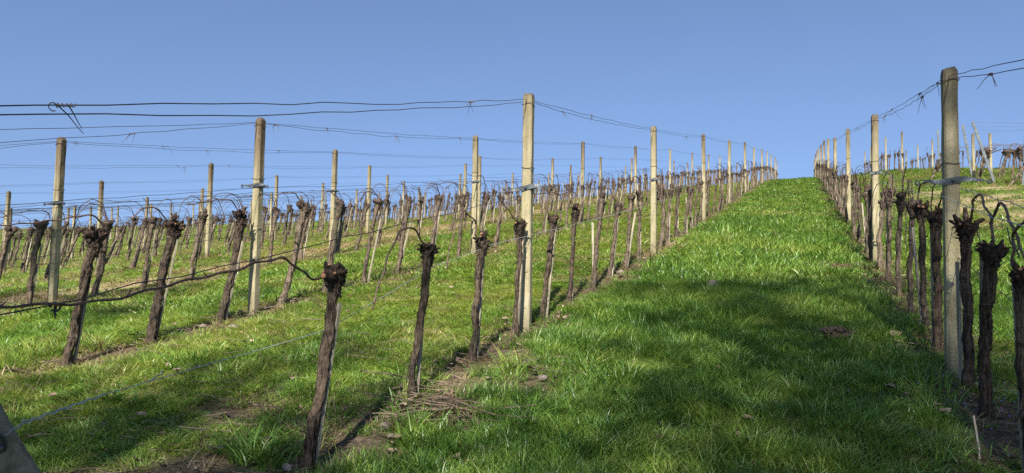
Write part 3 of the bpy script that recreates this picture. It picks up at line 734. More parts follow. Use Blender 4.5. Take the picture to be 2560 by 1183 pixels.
# dried tendrils wound on the top wires
def tendril(k, px, w, size, label):
    P = TOPW[k][w]; Y = row_y(px, ROWX[k]); i = int(np.argmin(np.abs(P[:, 1]-Y))); i = int(np.clip(np.searchsorted(P[:, 1], Y), 1, len(P)-1)); f = (Y-P[i-1, 1])/(P[i, 1]-P[i-1, 1]); c = P[i-1]*(1-f)+P[i]*f; tdir = P[i]-P[i-1]; tdir /= np.linalg.norm(tdir)
    rng = np.random.default_rng(int(px)+k*7); b = MB(); L = .032*size; t = np.linspace(-1, 1, 44)
    Q = c+tdir*(t*L)[:, None]+np.column_stack([np.cos(t*14)*.006, np.sin(t*3)*.002, np.sin(t*14)*.006]); b.add(*tube(Q, .0017, 4))
    for s in range(rng.integers(2, 5)):
        e = rng.uniform(-1, 1); p0 = c+tdir*e*L; l = size*rng.uniform(.04, .11); sx = rng.normal()*.02*size; sy = rng.uniform(-.02, .045)*size
        b.add(*tube(catmull(np.array([p0, p0+[sx, sy, -l*.35], p0+[sx*1.6, sy*1.7, -l*.7], p0+[sx*2.2, sy*2.4, -l]]), 9), np.linspace(.0022, .001, 9), 4))
    if size > 1.2 or px == 147:
        a = np.linspace(0, 1.7*PI, 14); b.add(*tube(c-tdir*L*.9+np.column_stack([0*a, -.012+.013*np.cos(a), -.008+.013*np.sin(a)]), .002, 4))
    tag(b.obj('dried_tendril', TENDR), label, 'tendril', 'dried tendrils left on the top wires')
side = lambda k: 'row right of alley' if k == 0 else f'{ORD[k]} row left of alley'
for (k, px, w, s, txt) in ((1, 147, 0, .95, 'largest dried tendril clump, dangling at far left from top wire'), (1, 1172, 0, .9, 'small tendril knot just left of nearest post on top wire'), (1, 1475, 0, .8, 'tiny tendril midway between nearest and second posts on top wire'), (1, 1403, 1, .6, 'faint tendril right of nearest post on lower top wire'), (1, 1715, 1, .9, 'tendril wisp between second and third posts on top wire'),
                      (2, 320, 1, 1.0, 'hooked tendril left of nearest post on lower top wire'), (2, 680, 0, .9, 'tendril tuft beside nearest post top'), (2, 985, 1, 1.2, 'reddish tendril tuft midway between nearest and second posts'), (2, 1145, 0, .9, 'tendril wisp just left of second post'), (2, 810, 0, .6, 'tiny tendril knot right of nearest post on upper wire'),
                      (3, 405, 0, 1.5, 'ragged tendril clump right of nearest post'), (3, 178, 0, .9, 'tendril tuft at nearest post top'), (3, 510, 1, .8, 'small tendril far right of nearest post'), (3, 690, 0, .6, 'tiny tendril left of second post'),
                      (4, 430, 0, .9, 'tendril wisp left of first visible post'), (4, 460, 1, 1.2, 'long hanging tendril left of first visible post'), (4, 562, 0, .9, 'tendril strand right of first visible post'),
                      (0, 2305, 0, 1.3, 'tangled tendril clump between nearest and second posts on upper wire'), (0, 2312, 1, 1.3, 'looping tendril between nearest and second posts on lower wire'), (0, 2235, 0, 1.0, 'tendril hook close to second post on upper wire'), (0, 2218, 1, 1.0, 'tendril strand right of second post on lower wire'), (0, 2350, 0, .9, 'tendril knot at left edge of nearest post'), (0, 2485, 1, .9, 'tendril right of nearest post near photo edge'), (0, 2148, 0, .9, 'tendril wisp between second and third posts')):
    tendril(k, px, w, s, f'{txt}, {side(k)}')

# ---------------------------------------------------------------- the other vineyard block beyond, at the right
def metal_post(x, y, L, lean, leany, label):
    b = MB(); w, d, t = .072, .045, .005; zs = np.linspace(-.2, L, 12)
    prof = np.array([(-w/2, -d/2), (w/2, -d/2), (w/2, d/2), (w/2-t, d/2), (w/2-t, -d/2+t), (-w/2+t, -d/2+t), (-w/2+t, d/2), (-w/2, d/2)])
    b.add(np.array([np.column_stack([prof, np.full(8, z)]) for z in zs]).reshape(-1, 3), [grid_faces(12, 8)])
    t_ = thing('metal_post', (x, y, gz(x, y)), label, 'post', 'galvanised posts of the right-hand block'); t_.rotation_euler = (leany, lean, 0)
    b.obj('post_profile', METAL, t_, False)
    for zz in (.8, 1.2, 1.6):
        b = MB(); b.add(*boxv((0, -d/2-.004, zz), (.075, .006, .02))); b.obj('wire_hook', STEEL, t_, False)
    return t_
metal_post(5.40, 24.9, 2.02, -.27, .0, 'galvanised post tilted strongly left on the right-hand bank')
metal_post(5.9, 30.5, 2.0, -.13, .0, 'galvanised post tilted slightly left beside the weathered post')
metal_post(5.72, 36., 1.95, -.02, .0, 'upright galvanised post just left of the nearest right-hand concrete post')
metal_post(5.70, 23.2, 2.1, .07, 0., 'galvanised post standing at the right photo edge')
for (x, y, lab) in ((6.25, 29.3, 'short concrete post behind the old vines at right'), (5.55, 28.4, 'weathered post right of the slightly tilted metal post')):
    o = link('concrete_post', far_posts[1]); o.location = (x, y, gz(x, y)-.05); o.scale = (1, 1, .84); tag(o, lab, 'post', 'concrete trellis posts')
R2 = [(4.30, 36.5), (4.25, 42.9), (4.35, 49), (4.5, 55.), (4.6, 61.5)]
for i, (x, y) in enumerate(R2):
    o = link('concrete_post', far_posts[i % 4]); o.location = (x, y, gz(x, y)); o.scale = (1, 1, 1.0)
    tag(o, f'small distant post, {ORD[i+1]} in the second row right of grass alley', 'post', 'concrete trellis posts')
R3 = [(7.4, 43.), (7.5, 49.5), (7.6, 56.2), (7.7, 63.)]
for i, (x, y) in enumerate(R3):
    o = link('concrete_post', far_posts[(i+1) % 4]); o.location = (x, y, gz(x, y)); o.scale = (1, 1, 1.0)
    tag(o, f'small distant post, {ORD[i+1]} in the third row right of grass alley', 'post', 'concrete trellis posts')
# their vines: small, one mass each row; the old gnarly ones in front are things
b, h = MB(), MB(); rr = np.random.default_rng(5)
for (x0, y0, y1) in ((4.35, 36., 63.), (7.5, 41., 64.)):
    y = y0
    while y < y1:
        far_vine(b, h, [0, x0+(y-y0)*.01+rr.normal()*.04, y, gz(x0, y), np.array([rr.normal()*.04, rr.normal()*.06, rr.uniform(.85, 1.0)])], rr); y += .85
for (Y, xa, xb) in ((33.3, 6., 16.), (36.2, 6.0, 16.), (39., 5.9, 16)):
    x = xa
    while x < xb:
        far_vine(b, h, [0, x, Y+rr.normal()*.06, gz(x, Y), np.array([rr.normal()*.15, rr.normal()*.06, rr.uniform(.85, 1.05)])], rr); x += .55
tag(b.obj('distant_right_vines', BARK), 'mass of tiny vine trunks on the right-hand bank against the sky', 'vines', None, 'stuff')
tag(h.obj('distant_right_heads', HEAD), 'mass of tiny vine heads and canes on the right-hand bank against the sky', 'vines', None, 'stuff')
OLD = [(5.05, 25.3, (.25, .0, .92), 'fork', 'gnarled old vine leaning right beside the strongly tilted metal post'), (5.35, 23.1, (.45, .1, .62), 'fork', 'low sprawling old vine bent far right at the right photo edge'), (6.05, 25.0, (.05, .05, .95), 'fork', 'old thick vine between the tilted metal post and the photo edge'),
       (6.75, 25.1, (-.1, .0, .98), 'knob', 'old vine at the right photo edge behind the metal post'), (5.1, 30.4, (.12, 0, .85), 'fork', 'old vine immediately left of the slightly tilted metal post'), (6.2, 30.6, (.15, .0, .95), 'knob', 'old vine right of the weathered post'),
       (4.25, 28.6, (.25, .0, .55), 'tall', 'low crooked vine on the bank left of the nearest right post'), (6.5, 27.7, (.1, 0, .95), 'flat', 'old vine between the metal posts in the second bank row')]
orr = random.Random(8)
for (Y, xa, xb) in ((25.2, 7.3, 9.6), (27.6, 5.5, 10.), (30.6, 6.9, 11.5)):
    x = xa
    while x < xb:
        OLD.append((x, Y+orr.uniform(-.15, .15), (orr.uniform(-.2, .3), 0., orr.uniform(.8, 1.0)), orr.choice(['fork', 'fork', 'flat', 'knob']), 'gnarled old vine in the tangled rows on the right-hand bank')); x += .62
for i, (x, y, hd, sh, lab) in enumerate(OLD):
    rng = np.random.default_rng(60+i); hd = np.array(hd)
    cs = [(hd+np.array([(0, 0, 0), (.06, 0, .12), (.2, 0, .2+.03*i % .1), (.5, .02, .22), (.9, 0, .2)]), .009, .006)]
    make_vine((x, y, gz(x, y)), hd, .052, 700+i, 1, cs, lab, sh, 2.1, [hd*.7, hd*.85+[.1, 0, .1], hd+[.22, 0, .05], hd+[.38, 0, .10]], False, .06)
for i, (Y, z0, z1) in enumerate(((24.95, 1.93, 1.9), (24.95, 1.70, 1.72), (30.5, 1.9, 1.95), (24.95, 1.12, 1.2), (24.95, 1.0, 1.02), (30.5, 1.2, 1.2), (36., 1.85, 1.9))):
    x0 = (5.40-.5*(z0/1.93) if i in (0, 1, 3, 4) else 5.75); lab = ['top wire of the nearest bank row', 'second wire below the top of the nearest bank row', 'top wire of the middle bank row', 'middle wire above the old vines of the nearest bank row', 'lowest wire across the old vines of the nearest bank row', 'middle wire of the second bank row', 'top wire of the farthest bank row'][i]
    wire('trellis_wire', [(x0, Y, gz(5.4, Y)+z0), (10, Y, gz(10, Y)+z1), (16, Y, gz(16, Y)+z1)], .003, WIRE, lab+' at right', 'wires of the right-hand block', 4, .5, .008, 200+i, .06)

# ---------------------------------------------------------------- ground
def bare_mask(X, Y):
    """0 turf .. 1 bare soil / litter"""
    m = np.zeros_like(X)
    n = fbm(X*1.7, Y*1.7, 3, 3); n2 = fbm(X*4., Y*4., 9, 3)
    for k, rx in enumerate(ROWX):
        w = .25 if k < 2 else .36
        m = np.maximum(m, np.exp(-((X-rx)/w)**2)*sstep(.34, .50, n+.14*(n2-.3)))
    stripe = np.exp(-((X+9.15+.25*np.sin(Y*.5))/.75)**2)*sstep(2, 5, Y)*sstep(60, 22, Y)
    m = np.maximum(m, stripe*sstep(.22, .42, n))
    for rx in (-12.9, -16.3, -19.4): m = np.maximum(m, .5*np.exp(-((X-rx)/.4)**2)*sstep(.4, .55, n))
    for (a, b_, r) in ((-1.9, 3.40, .55), (-2.1, 3.1, .42), (-1.7, 3.9, .4), (-1.62, 4.2, .22), (-1.9, 4.45, .26), (-2.0, 5.7, .30), (1.0, 4.6, .45), (.95, 5.8, .40), (1.35, 4.0, .35), (.45, 9.6, .35), (-2.6, 2.35, .33), (-3.1, 3.1, .3), (-2.9, 2.0, .3)):
        m = np.maximum(m, np.exp(-(((X-a)**2+(Y-b_)**2)/r**2))*sstep(.25, .5, n2))
    for (a, b_, r) in ((3.2, 23.2, .8), (2.65, 17.6, .6), (3.2, 17.8, .6), (3.95, 19.5, .8), (4.15, 18.1, .6), (3.9, 16.2, .6), (3.2, 15.4, .5), (4.9, 22.2, .7), (3.3, 20.3, .6)):
        m = np.maximum(m, np.exp(-(((X-a)**2+(Y-b_)**2)/r**2))*sstep(.18, .4, n2))
    for (a, b_, ra, rb) in ((-1.95, 3.42, .42, .30), (.22, 5.79, .15, .12), (-2.95, 2.15, .3, .2)):
        m = np.maximum(m, 1.1*np.exp(-(((X-a)/ra)**2+((Y-b_)/rb)**2)**2))
    return np.clip(m, 0, 1)
def axis(segs):
    a = []
    for lo, hi, st in segs: a += list(np.arange(lo, hi, st))
    return np.array(a+[segs[-1][1]])
gx = axis([(-420, -60, 20), (-60, -22, 1.2), (-22, -10, .4), (-10, 4, .14), (4, 12, .4), (12, 60, 2), (60, 420, 20)])
gy = axis([(-320, -40, 20), (-40, -2, 1.5), (-2, 14, .14), (14, 26, .4), (26, 90, 1.2), (90, 500, 20)])
GXm, GYm = np.meshgrid(gx, gy); gzv = ground_z(GXm, GYm)
b = MB(); nx, ny = len(gx), len(gy)
i = np.arange(ny-1)[:, None]; j = np.arange(nx-1)[None, :]
b.add(np.column_stack([GXm.ravel(), GYm.ravel(), gzv.ravel()]), [np.stack([i*nx+j, i*nx+j+1, (i+1)*nx+j+1, (i+1)*nx+j], -1).reshape(-1, 4)], bare_mask(GXm, GYm).ravel())
o = b.obj('ground', GROUND, attr='bare'); tag(o, None, None, None, 'structure')

# ---------------------------------------------------------------- grass (instanced tufts, one object)
def clump(seed, n, rad, h0, h1, w, seg, spread, mat, name, tint=(0, 1), droop=.5):
    rng = np.random.default_rng(seed); b = MB()
    for q in range(n):
        a = rng.uniform(0, 2*PI); r = rad*math.sqrt(rng.random()); p = np.array([r*math.cos(a), r*math.sin(a), -.01])
        h = rng.uniform(h0, h1)*(1-.35*r/rad); da = a+rng.normal()*1.1; ln = abs(rng.normal())*spread+.08
        d = np.array([math.cos(da), math.sin(da), 0]); s = np.array([-d[1], d[0], 0]); ww = w*rng.uniform(.7, 1.3); tw = rng.normal()*.5
        t = np.linspace(0, 1, seg+1)[:, None]
        c = p+d*h*(ln*t+droop*rng.uniform(.3, 1.2)*t**2.4)+np.array([0, 0, h])*(t-.28*droop*t**3)
        s2 = s*math.cos(tw)+d*math.sin(tw)
        wd = ww*(1-t**1.6)*.5+.0004
        V = np.stack([c-s2*wd, c+s2*wd], 1).reshape(-1, 3)
        b.add(V, [np.array([[2*i, 2*i+1, 2*i+3, 2*i+2] for i in range(seg)])], rng.uniform(*tint)*np.ones(len(V)))
    return bpy.data.objects.new(name, b.mesh(name, mat, True, 'tint'))
def scatter(name, pts, rot, scl, idx, coll, label, cat):
    me = bpy.data.meshes.new(name); me.vertices.add(len(pts)); me.vertices.foreach_set('co', pts.astype(np.float32).ravel())
    a = me.attributes.new('rot', 'FLOAT_VECTOR', 'POINT'); a.data.foreach_set('vector', rot.astype(np.float32).ravel())
    a = me.attributes.new('scl', 'FLOAT_VECTOR', 'POINT'); a.data.foreach_set('vector', scl.astype(np.float32).ravel())
    a = me.attributes.new('idx', 'INT', 'POINT'); a.data.foreach_set('value', idx.astype(np.int32))
    o = link(name, me); tag(o, label, cat, None, 'stuff')
    g = bpy.data.node_groups.new(name+'_nodes', 'GeometryNodeTree')
    g.interface.new_socket('Geometry', in_out='INPUT', socket_type='NodeSocketGeometry'); g.interface.new_socket('Geometry', in_out='OUTPUT', socket_type='NodeSocketGeometry')
    N = g.nodes; gi = N.new('NodeGroupInput'); go = N.new('NodeGroupOutput'); ip = N.new('GeometryNodeInstanceOnPoints'); ci = N.new('GeometryNodeCollectionInfo')
    ci.inputs['Collection'].default_value = coll; ci.inputs['Separate Children'].default_value = True; ci.inputs['Reset Children'].default_value = True
    def at(nm, ty):
        n = N.new('GeometryNodeInputNamedAttribute'); n.data_type = ty; n.inputs['Name'].default_value = nm; return n.outputs['Attribute']
    L = g.links.new
    L(gi.outputs[0], ip.inputs['Points']); L(ci.outputs[0], ip.inputs['Instance']); ip.inputs['Pick Instance'].default_value = True
    L(at('idx', 'INT'), ip.inputs['Instance Index']); L(at('rot', 'FLOAT_VECTOR'), ip.inputs['Rotation']); L(at('scl', 'FLOAT_VECTOR'), ip.inputs['Scale']); L(ip.outputs[0], go.inputs[0])
    md = o.modifiers.new('scatter', 'NODES'); md.node_group = g; return o
gc = bpy.data.collections.new('grass_sources')
NC = 0
def addc(o):
    gc.objects.link(o)
SRC = []
for s in range(6): SRC.append(('fine', clump(s, 50, .075, .05, .118, .0041, 4, .48, GR, f'grass_tuft_a{s}')))
for s in range(3): SRC.append(('long', clump(20+s, 40, .06, .10, .19, .0050, 5, .35, GR, f'grass_tuft_b{s}', (0, .75), .7)))
for s in range(3): SRC.append(('straw', clump(30+s, 22, .09, .03, .09, .0040, 3, 1.3, STRAW, f'grass_tuft_c{s}', droop=.9)))
for s in range(4): SRC.append(('mid', clump(40+s, 34, .13, .06, .13, .0095, 3, .5, GR, f'grass_tuft_d{s}')))
for s in range(4): SRC.append(('far', clump(50+s, 30, .30, .07, .15, .026, 2, .5, GR, f'grass_tuft_e{s}')))
for s in range(2): SRC.append(('weed', clump(60+s, 16, .06, .03, .07, .022, 3, .9, DOCK, f'grass_tuft_f{s}', droop=.8)))
for _, o in SRC: addc(o)
names = sorted(o.name for _, o in SRC); IDX = {}
for t, o in SRC: IDX.setdefault(t, []).append(names.index(o.name))
gr = np.random.default_rng(99); PT, RO, SL, ID = [], [], [], []
def wedge(d0, d1, dens, ang=.92):
    n = int(ang*(d1*d1-d0*d0)*dens); d = np.sqrt(gr.uniform(d0*d0, d1*d1, n)); a = gr.uniform(-ang, ang, n)
    f = np.array([-math.sin(YAW), math.cos(YAW)]); r = np.array([math.cos(YAW), math.sin(YAW)])
    return f[0]*d*np.cos(a)+r[0]*d*np.sin(a), f[1]*d*np.cos(a)+r[1]*d*np.sin(a)
def put(x, y, kind, s, sv=.25, hz=None):
    n = len(x); 
    if n == 0: return
    PT.append(np.column_stack([x, y, ground_z(x, y)])); RO.append(np.column_stack([gr.normal(size=n)*.10, gr.normal(size=n)*.10, gr.uniform(0, 6.283, n)]))
    sc_ = s*np.exp(gr.normal(size=n)*sv); z = sc_ if hz is None else sc_*hz
    SL.append(np.column_stack([sc_, sc_, z])); ID.append(gr.choice(IDX[kind], n))
def lush(x, y):
    l = .55+.8*(fbm(x*.9, y*.9, 21, 3)-.3)+.9*(fbm(x*3.1, y*3.1, 31, 2)-.5)
    l = np.where((x > -1.9) & (x < .75), l+.28, l)
    l = np.where((x < -2.2) & (x > -4.6), l-.12, l)
    l = np.where(x < -2.2, l*.85, l)*(1-.6*np.exp(-((x+8.9)/1.5)**2)*sstep(3, 6, y)*sstep(60, 30, y))
    return np.clip(l, .25, 1.5)
for (d0, d1, dens, kind, s) in ((1.2, 8., 300, 'fine', 1.0), (8., 17., 105, 'mid', 1.0), (17., 34, 42, 'far', .62), (34, 72, 11, 'far', 1.0)):
    x, y = wedge(d0, d1, dens); bm = bare_mask(x, y); keep = gr.random(len(x)) > np.clip(bm*1.25-.05, 0, .94); x, y = x[keep], y[keep]
    hz = lush(x, y); lg = kind == 'fine'
    put(x, y, kind, s, .25, hz*(.8 if kind == 'far' else 1.0))
    if lg:
        q = fbm(x*1.3, y*1.3, 40, 2); sel = (gr.random(len(x)) < sstep(.5, .72, q)*.18)*(hz > .75); put(x[sel], y[sel], 'long', .95, .2)
for (d0, d1, dens, s) in ((1.2, 9, 80, 1.0), (9, 20, 26, 1.6), (20, 40, 4, 2.6)):
    x, y = wedge(d0, d1, dens); bm = bare_mask(x, y); q = fbm(x*1.1, y*1.1, 60, 3)
    p = .10+.75*bm+np.where((x < -2.0) | ((x > 2.2) & (y > 13)), .95, .0)*sstep(.40, .58, q); sel = gr.random(len(x)) < p; put(x[sel], y[sel], 'straw', s)
x, y = wedge(1.2, 14, 9); q = fbm(x*.8, y*.8, 80, 2); sel = (gr.random(len(x)) < sstep(.48, .65, q)) & (bare_mask(x, y) < .5); put(x[sel], y[sel], 'weed', .9, .3)
scatter('grass', np.vstack(PT), np.vstack(RO), np.vstack(SL), np.concatenate(ID), gc, 'green spring grass with straw covering the vineyard slope', 'grass')

# ---------------------------------------------------------------- litter, stones, tufts
lr = np.random.default_rng(4)
def leaf_v(p, s, rng):
    n = 5; t = np.linspace(0, 1, n); w = np.sin(np.clip(t*.92+.06, 0, 1)*PI)**.8*.42*s*(1+.25*rng.normal(size=n)); a = rng.uniform(0, 6.28); cu = rng.uniform(.1, .7)*s; fo = rng.uniform(.1, .5)
    rows = []
    for q in range(n):
        for u, m in ((-1, 1), (0, 0), (1, 1)): rows.append([(t[q]-.5)*s, u*w[q], cu*(t[q]-.5)**2*2+m*w[q]*fo+rng.normal()*.004])
    V = np.array(rows); tl = rng.normal()*.35; c_, s_ = math.cos(tl), math.sin(tl); V[:, 1], V[:, 2] = V[:, 1]*c_-V[:, 2]*s_, V[:, 1]*s_+V[:, 2]*c_
    c_, s_ = math.cos(a), math.sin(a); V[:, 0], V[:, 1] = V[:, 0]*c_-V[:, 1]*s_, V[:, 0]*s_+V[:, 1]*c_
    F = [np.array([[q*3+u, q*3+u+1, (q+1)*3+u+1, (q+1)*3+u] for q in range(n-1) for u in (0, 1)])]
    return V+p, F
b = MB()
def leafspots(n, d0, d1):
    x, y = wedge(d0, d1, n); bm = bare_mask(x, y); s = gr.random(len(x)) < (.10+.9*bm); return x[s], y[s]
for (n, d0, d1, sz) in ((28, 1.5, 8, .042), (12, 8, 16, .06)):
    x, y = leafspots(n, d0, d1); z = ground_z(x, y)
    for a, c, e in zip(x, y, z): b.add(*leaf_v(np.array([a, c, e+lr.uniform(.01, .05)]), sz*lr.uniform(.6, 1.3), lr))
tag(b.obj('leaf_litter', LEAFD), 'scattered curled dry leaves lying in the grass and under the rows', 'dead leaves', None, 'stuff')
b = MB()
def twig(p, L, r, rng, flat=.12):
    a = rng.uniform(0, 6.28); d = np.array([math.cos(a), math.sin(a), rng.normal()*flat]); s = np.array([-d[1], d[0], 0])
    return tube(catmull(np.array([p-d*L/2, p+s*rng.normal()*.02-d*L*.15, p+s*rng.normal()*.02+d*L*.2+[0, 0, .008], p+d*L/2]), 7), np.linspace(r, r*.55, 7), 5)
for (cx, cy, rx, ry, n) in ((-2.5, 2.3, .4, .3, 16), (-3.1, 3.2, .45, .3, 12), (-1.85, 4.4, .35, .3, 22), (1.1, 4.4, .45, .6, 26), (1.0, 5.9, .3, .5, 18), (-2.0, 5.8, .25, .4, 14), (-3.2, 4.4, .6, .5, 14), (.5, 9.7, .4, .4, 14), (-2.7, 6.0, .6, .8, 16), (-5., 4.6, .3, 1.2, 18), (-2.1, 8, .3, 2, 26), (.95, 7.5, .25, 1.6, 26), (1.6, 3.9, .4, .4, 16), (-2.13, 6, .3, 3., 90), (-5.05, 6, .3, 3.5, 110), (-8.05, 8, .3, 3.5, 80), (.9, 7, .3, 2.5, 90), (-3.4, 4.5, .9, 1.4, 70), (-3.0, 2.6, .7, .5, 40)):
    for q in range(n):
        x, y = cx+lr.normal()*rx*.6, cy+lr.normal()*ry*.6; b.add(*twig(np.array([x, y, gz(x, y)+lr.uniform(.01, .05)]), lr.uniform(.08, .3), lr.uniform(.002, .0045), lr))
tag(b.obj('twig_litter', TWIGM), 'broken dry prunings scattered under the rows', 'twigs', None, 'stuff')
# the brushwood heap round the second vine
b = MB()
for q in range(95):
    a = lr.normal()*.20; c = lr.normal()*.12; x, y = -1.98+a*.95+.02, 3.42+c*.9-a*.25
    P0 = np.array([x, y, gz(x, y)+.012+abs(lr.normal())*.03]); b.add(*twig(P0, lr.uniform(.10, .40), lr.uniform(.0024, .0055), lr, .10))
HEAPM = mat_simple('damp_dead_twig', (.05, .036, .026), (.22, .16, .11), 14, .85)  # mottled dark to mid brown, close to the loose twig colour
tag(b.obj('twig_heap', HEAPM), 'flat heap of brown prunings round the foot of the second vine from the front', 'twigs')
def gp(px, py):      # first hit of a ray with the ground
    v = ray(px, py); d = 1.2
    while d < 60:
        p = v*d
        if p[2] < gz(p[0], p[1]): return p
        d += .02
    return v*10
def stone(x, y, s, label, mat=STONE, up=.3):
    rng = np.random.default_rng(int(abs(x*1000)+abs(y*77))); b = MB(); V, F = blob((0, 0, 0), s, rng, 16, 11, .35, 1.6)
    V = np.round(V/(max(s)*.35))*max(s)*.35*.45+V*.55; b.add(V, F); o = b.obj('stone', mat, None, False); o.location = (x, y, gz(x, y)+s[2]*up+.02); tag(o, label, 'stone', 'stones in the grass'); return o
stone(-.92, 7.66, (.055, .04, .04), 'pale angular stone lying alone in the alley grass', up=1.0)
stone(-4.72, 4.66, (.05, .04, .022), 'flat pinkish stone right of the third vine of second left row', up=-.2)
stone(-5.05, 4.62, (.036, .034, .024), 'small pinkish stone left of the third vine of second left row', up=-.2)
stone(-1.52, 4.05, (.03, .022, .018), 'small pale stone beside the pale curled leaves')
stone(-2.1, 8.3, (.05, .035, .03), 'brown stone at the alley edge under first left row')
stone(-2.05, 3.1, (.03, .025, .022), 'round brown clod beside the twig heap')
stone(-1.95, 3.0, (.022, .02, .018), 'smaller round clod in front of the twig heap')
stone(1.35, 4.1, (.06, .04, .02), 'flat pale stone behind the nearest right-hand vines')
def big_leaf(px, py, s, label):
    p = gp(px, py); b = MB(); b.add(*leaf_v(np.array([0, 0, 0.]), s*.78, np.random.default_rng(int(px)))); o = b.obj('dry_leaf', LEAFD); o.location = (p[0], p[1], gz(p[0], p[1])+.055); tag(o, label, 'leaf', 'large dry leaves in the grass')
for (px, py, s, lab) in ((1328, 945, .10, 'pale curled leaf standing in grass right of third front vine'), (443, 950, .085, 'tan leaf under the shiny low wire at left'), (2225, 995, .10, 'pinkish brown leaf in the grass left of nearest right post'), (2360, 1060, .09, 'whitish leaf below the nearest right-hand vines'), (985, 1130, .11, 'long pale leaf in front of the twig heap'), (1220, 975, .08, 'tan leaf between third front vine and alley'), (1870, 1075, .08, 'dark brown leaf in the shaded alley foreground'), (2240, 855, .10, 'light brown leaf right of the molehill'), (1640, 668, .10, 'reddish leaf at the alley edge beyond fifth vine'), (130, 1010, .08, 'grey leaf above the twisted wire near the end post'), (35, 950, .10, 'brown leaf at the left edge under second left row'), (330, 855, .10, 'pale leaf right of the first vine of second left row'), (350, 1060, .08, 'tan leaf in the shaded grass at lower left'), (2090, 800, .08, 'small pale leaf above the molehill')):
    big_leaf(px, py, s, lab)
# molehill
b = MB()
for q in range(90):
    a = lr.normal()*.06; c = lr.normal()*.05; b.add(*blob((a, c, .045*math.exp(-(a*a+c*c)/.02)+.012), np.ones(3)*lr.uniform(.006, .017), lr, 7, 6, .4, 2))
V, F = blob((0, 0, 0), (.115, .10, .035), lr, 18, 10, .3, 3); b.add(V, F)
o = b.obj('molehill', SOIL); o.location = (.22, 5.79, gz(.22, 5.79)+.045); tag(o, 'low crumbly brown molehill in the alley grass', 'molehill')
# single stalk sticking up, front right
p0 = on_row(2452, 1200, .72); p1 = on_row(2434, 1040, .72); b = MB(); b.add(*tube(catmull(np.array([p0-[0, 0, .06], p0*.6+p1*.4+[.006, 0, 0], p1]), 14), np.linspace(.0052, .0042, 14), 7)); tag(b.obj('dry_stalk', mat_simple('straw_stalk', (.30, .17, .07), (.55, .47, .36), 9)), 'pale bare stalk standing upright below the right-hand vines', 'stalk')
# tall tussock and broad-leaved plants
def tussock(px, py, n, h0, h1, w, rad, label, mat=GR, cat='grass', name='grass_tussock', droop=.8, spread=.35, seed=3, seg=6, tint=(0, .6)):
    p = gp(px, py); o = clump(seed, n, rad, h0, h1, w, seg, spread, mat, name, tint, droop); COL.objects.link(o); o.location = (p[0], p[1], gz(p[0], p[1])); tag(o, label, cat); return o
tussock(630, 1150, 90, .12, .30, .0075, .10, 'tall coarse grass tussock left of the nearest vine', seed=3, tint=(0, .25), droop=1.0)
tussock(690, 1165, 50, .10, .22, .007, .09, 'coarse grass tussock touching the foot of the nearest vine', seed=4, tint=(0, .25), droop=1.0)
tussock(1225, 800, 70, .10, .22, .007, .13, 'dark green grass tussock between third and fourth front vines', seed=5)
tussock(2060, 1060, 110, .12, .25, .006, .20, 'dense long grass tussock in the shaded alley foreground', seed=6)
tussock(1480, 930, 90, .12, .25, .006, .18, 'long grass tussock at the alley edge right of nearest left post', seed=8)
tussock(1700, 900, 90, .10, .22, .006, .2, 'long grass tussock in the middle of the shaded alley', seed=9)
tussock(1226, 600, 16, .18, .34, .075, .06, 'leafy dock plant between rows left of nearest left post', DOCK, 'plant', 'dock_plant', .7, .5, 10, 6, (.3, 1))
tussock(345, 835, 46, .05, .10, .035, .16, 'low round-leaved weed patch between the first two vines of second left row', DOCK, 'plant', 'leafy_weed', .8, .8, 11, 4, (.3, 1))
tussock(1820, 625, 12, .10, .16, .04, .08, 'flat broad-leaved weed in the sunny alley, left one', DOCK, 'plant', 'leafy_weed', .9, .9, 12, 4, (.5, 1))
tussock(1925, 645, 12, .10, .16, .04, .08, 'flat broad-leaved weed in the sunny alley, right one', DOCK, 'plant', 'leafy_weed', .9, .9, 13, 4, (.5, 1))
# speedwell in flower
b = MB(); f = MB()
for q in range(240):
    x, y = 1.0+lr.normal()*.20, 4.55+lr.normal()*.35; z = gz(x, y)
    b.add(*ribbon(np.array([x, y, z+lr.uniform(.01, .06)]), lr.normal(size=3)*[1, 1, .4], np.array([0, 0, 1.]), .02, .016, .2, 3), .5)
for q in range(34):
    x, y = .92+lr.normal()*.15, 4.5+lr.normal()*.30; z = gz(x, y)+lr.uniform(.05, .085)
    for a in range(4):
        an = a*PI/2+.4; f.add(*ribbon(np.array([x, y, z]), np.array([math.cos(an), math.sin(an), .25]), np.array([0, 0, 1.]), .0075, .008, .1, 3))
tag(b.obj('weed_leaves', DOCK, None, True, 'tint'), 'small-leaved ground cover at the foot of the nearest right post', 'ground cover', None, 'stuff')
tag(f.obj('speedwell_flowers', BLUE), 'tiny pale blue flowers at the foot of the nearest right post', 'flowers', None, 'stuff')

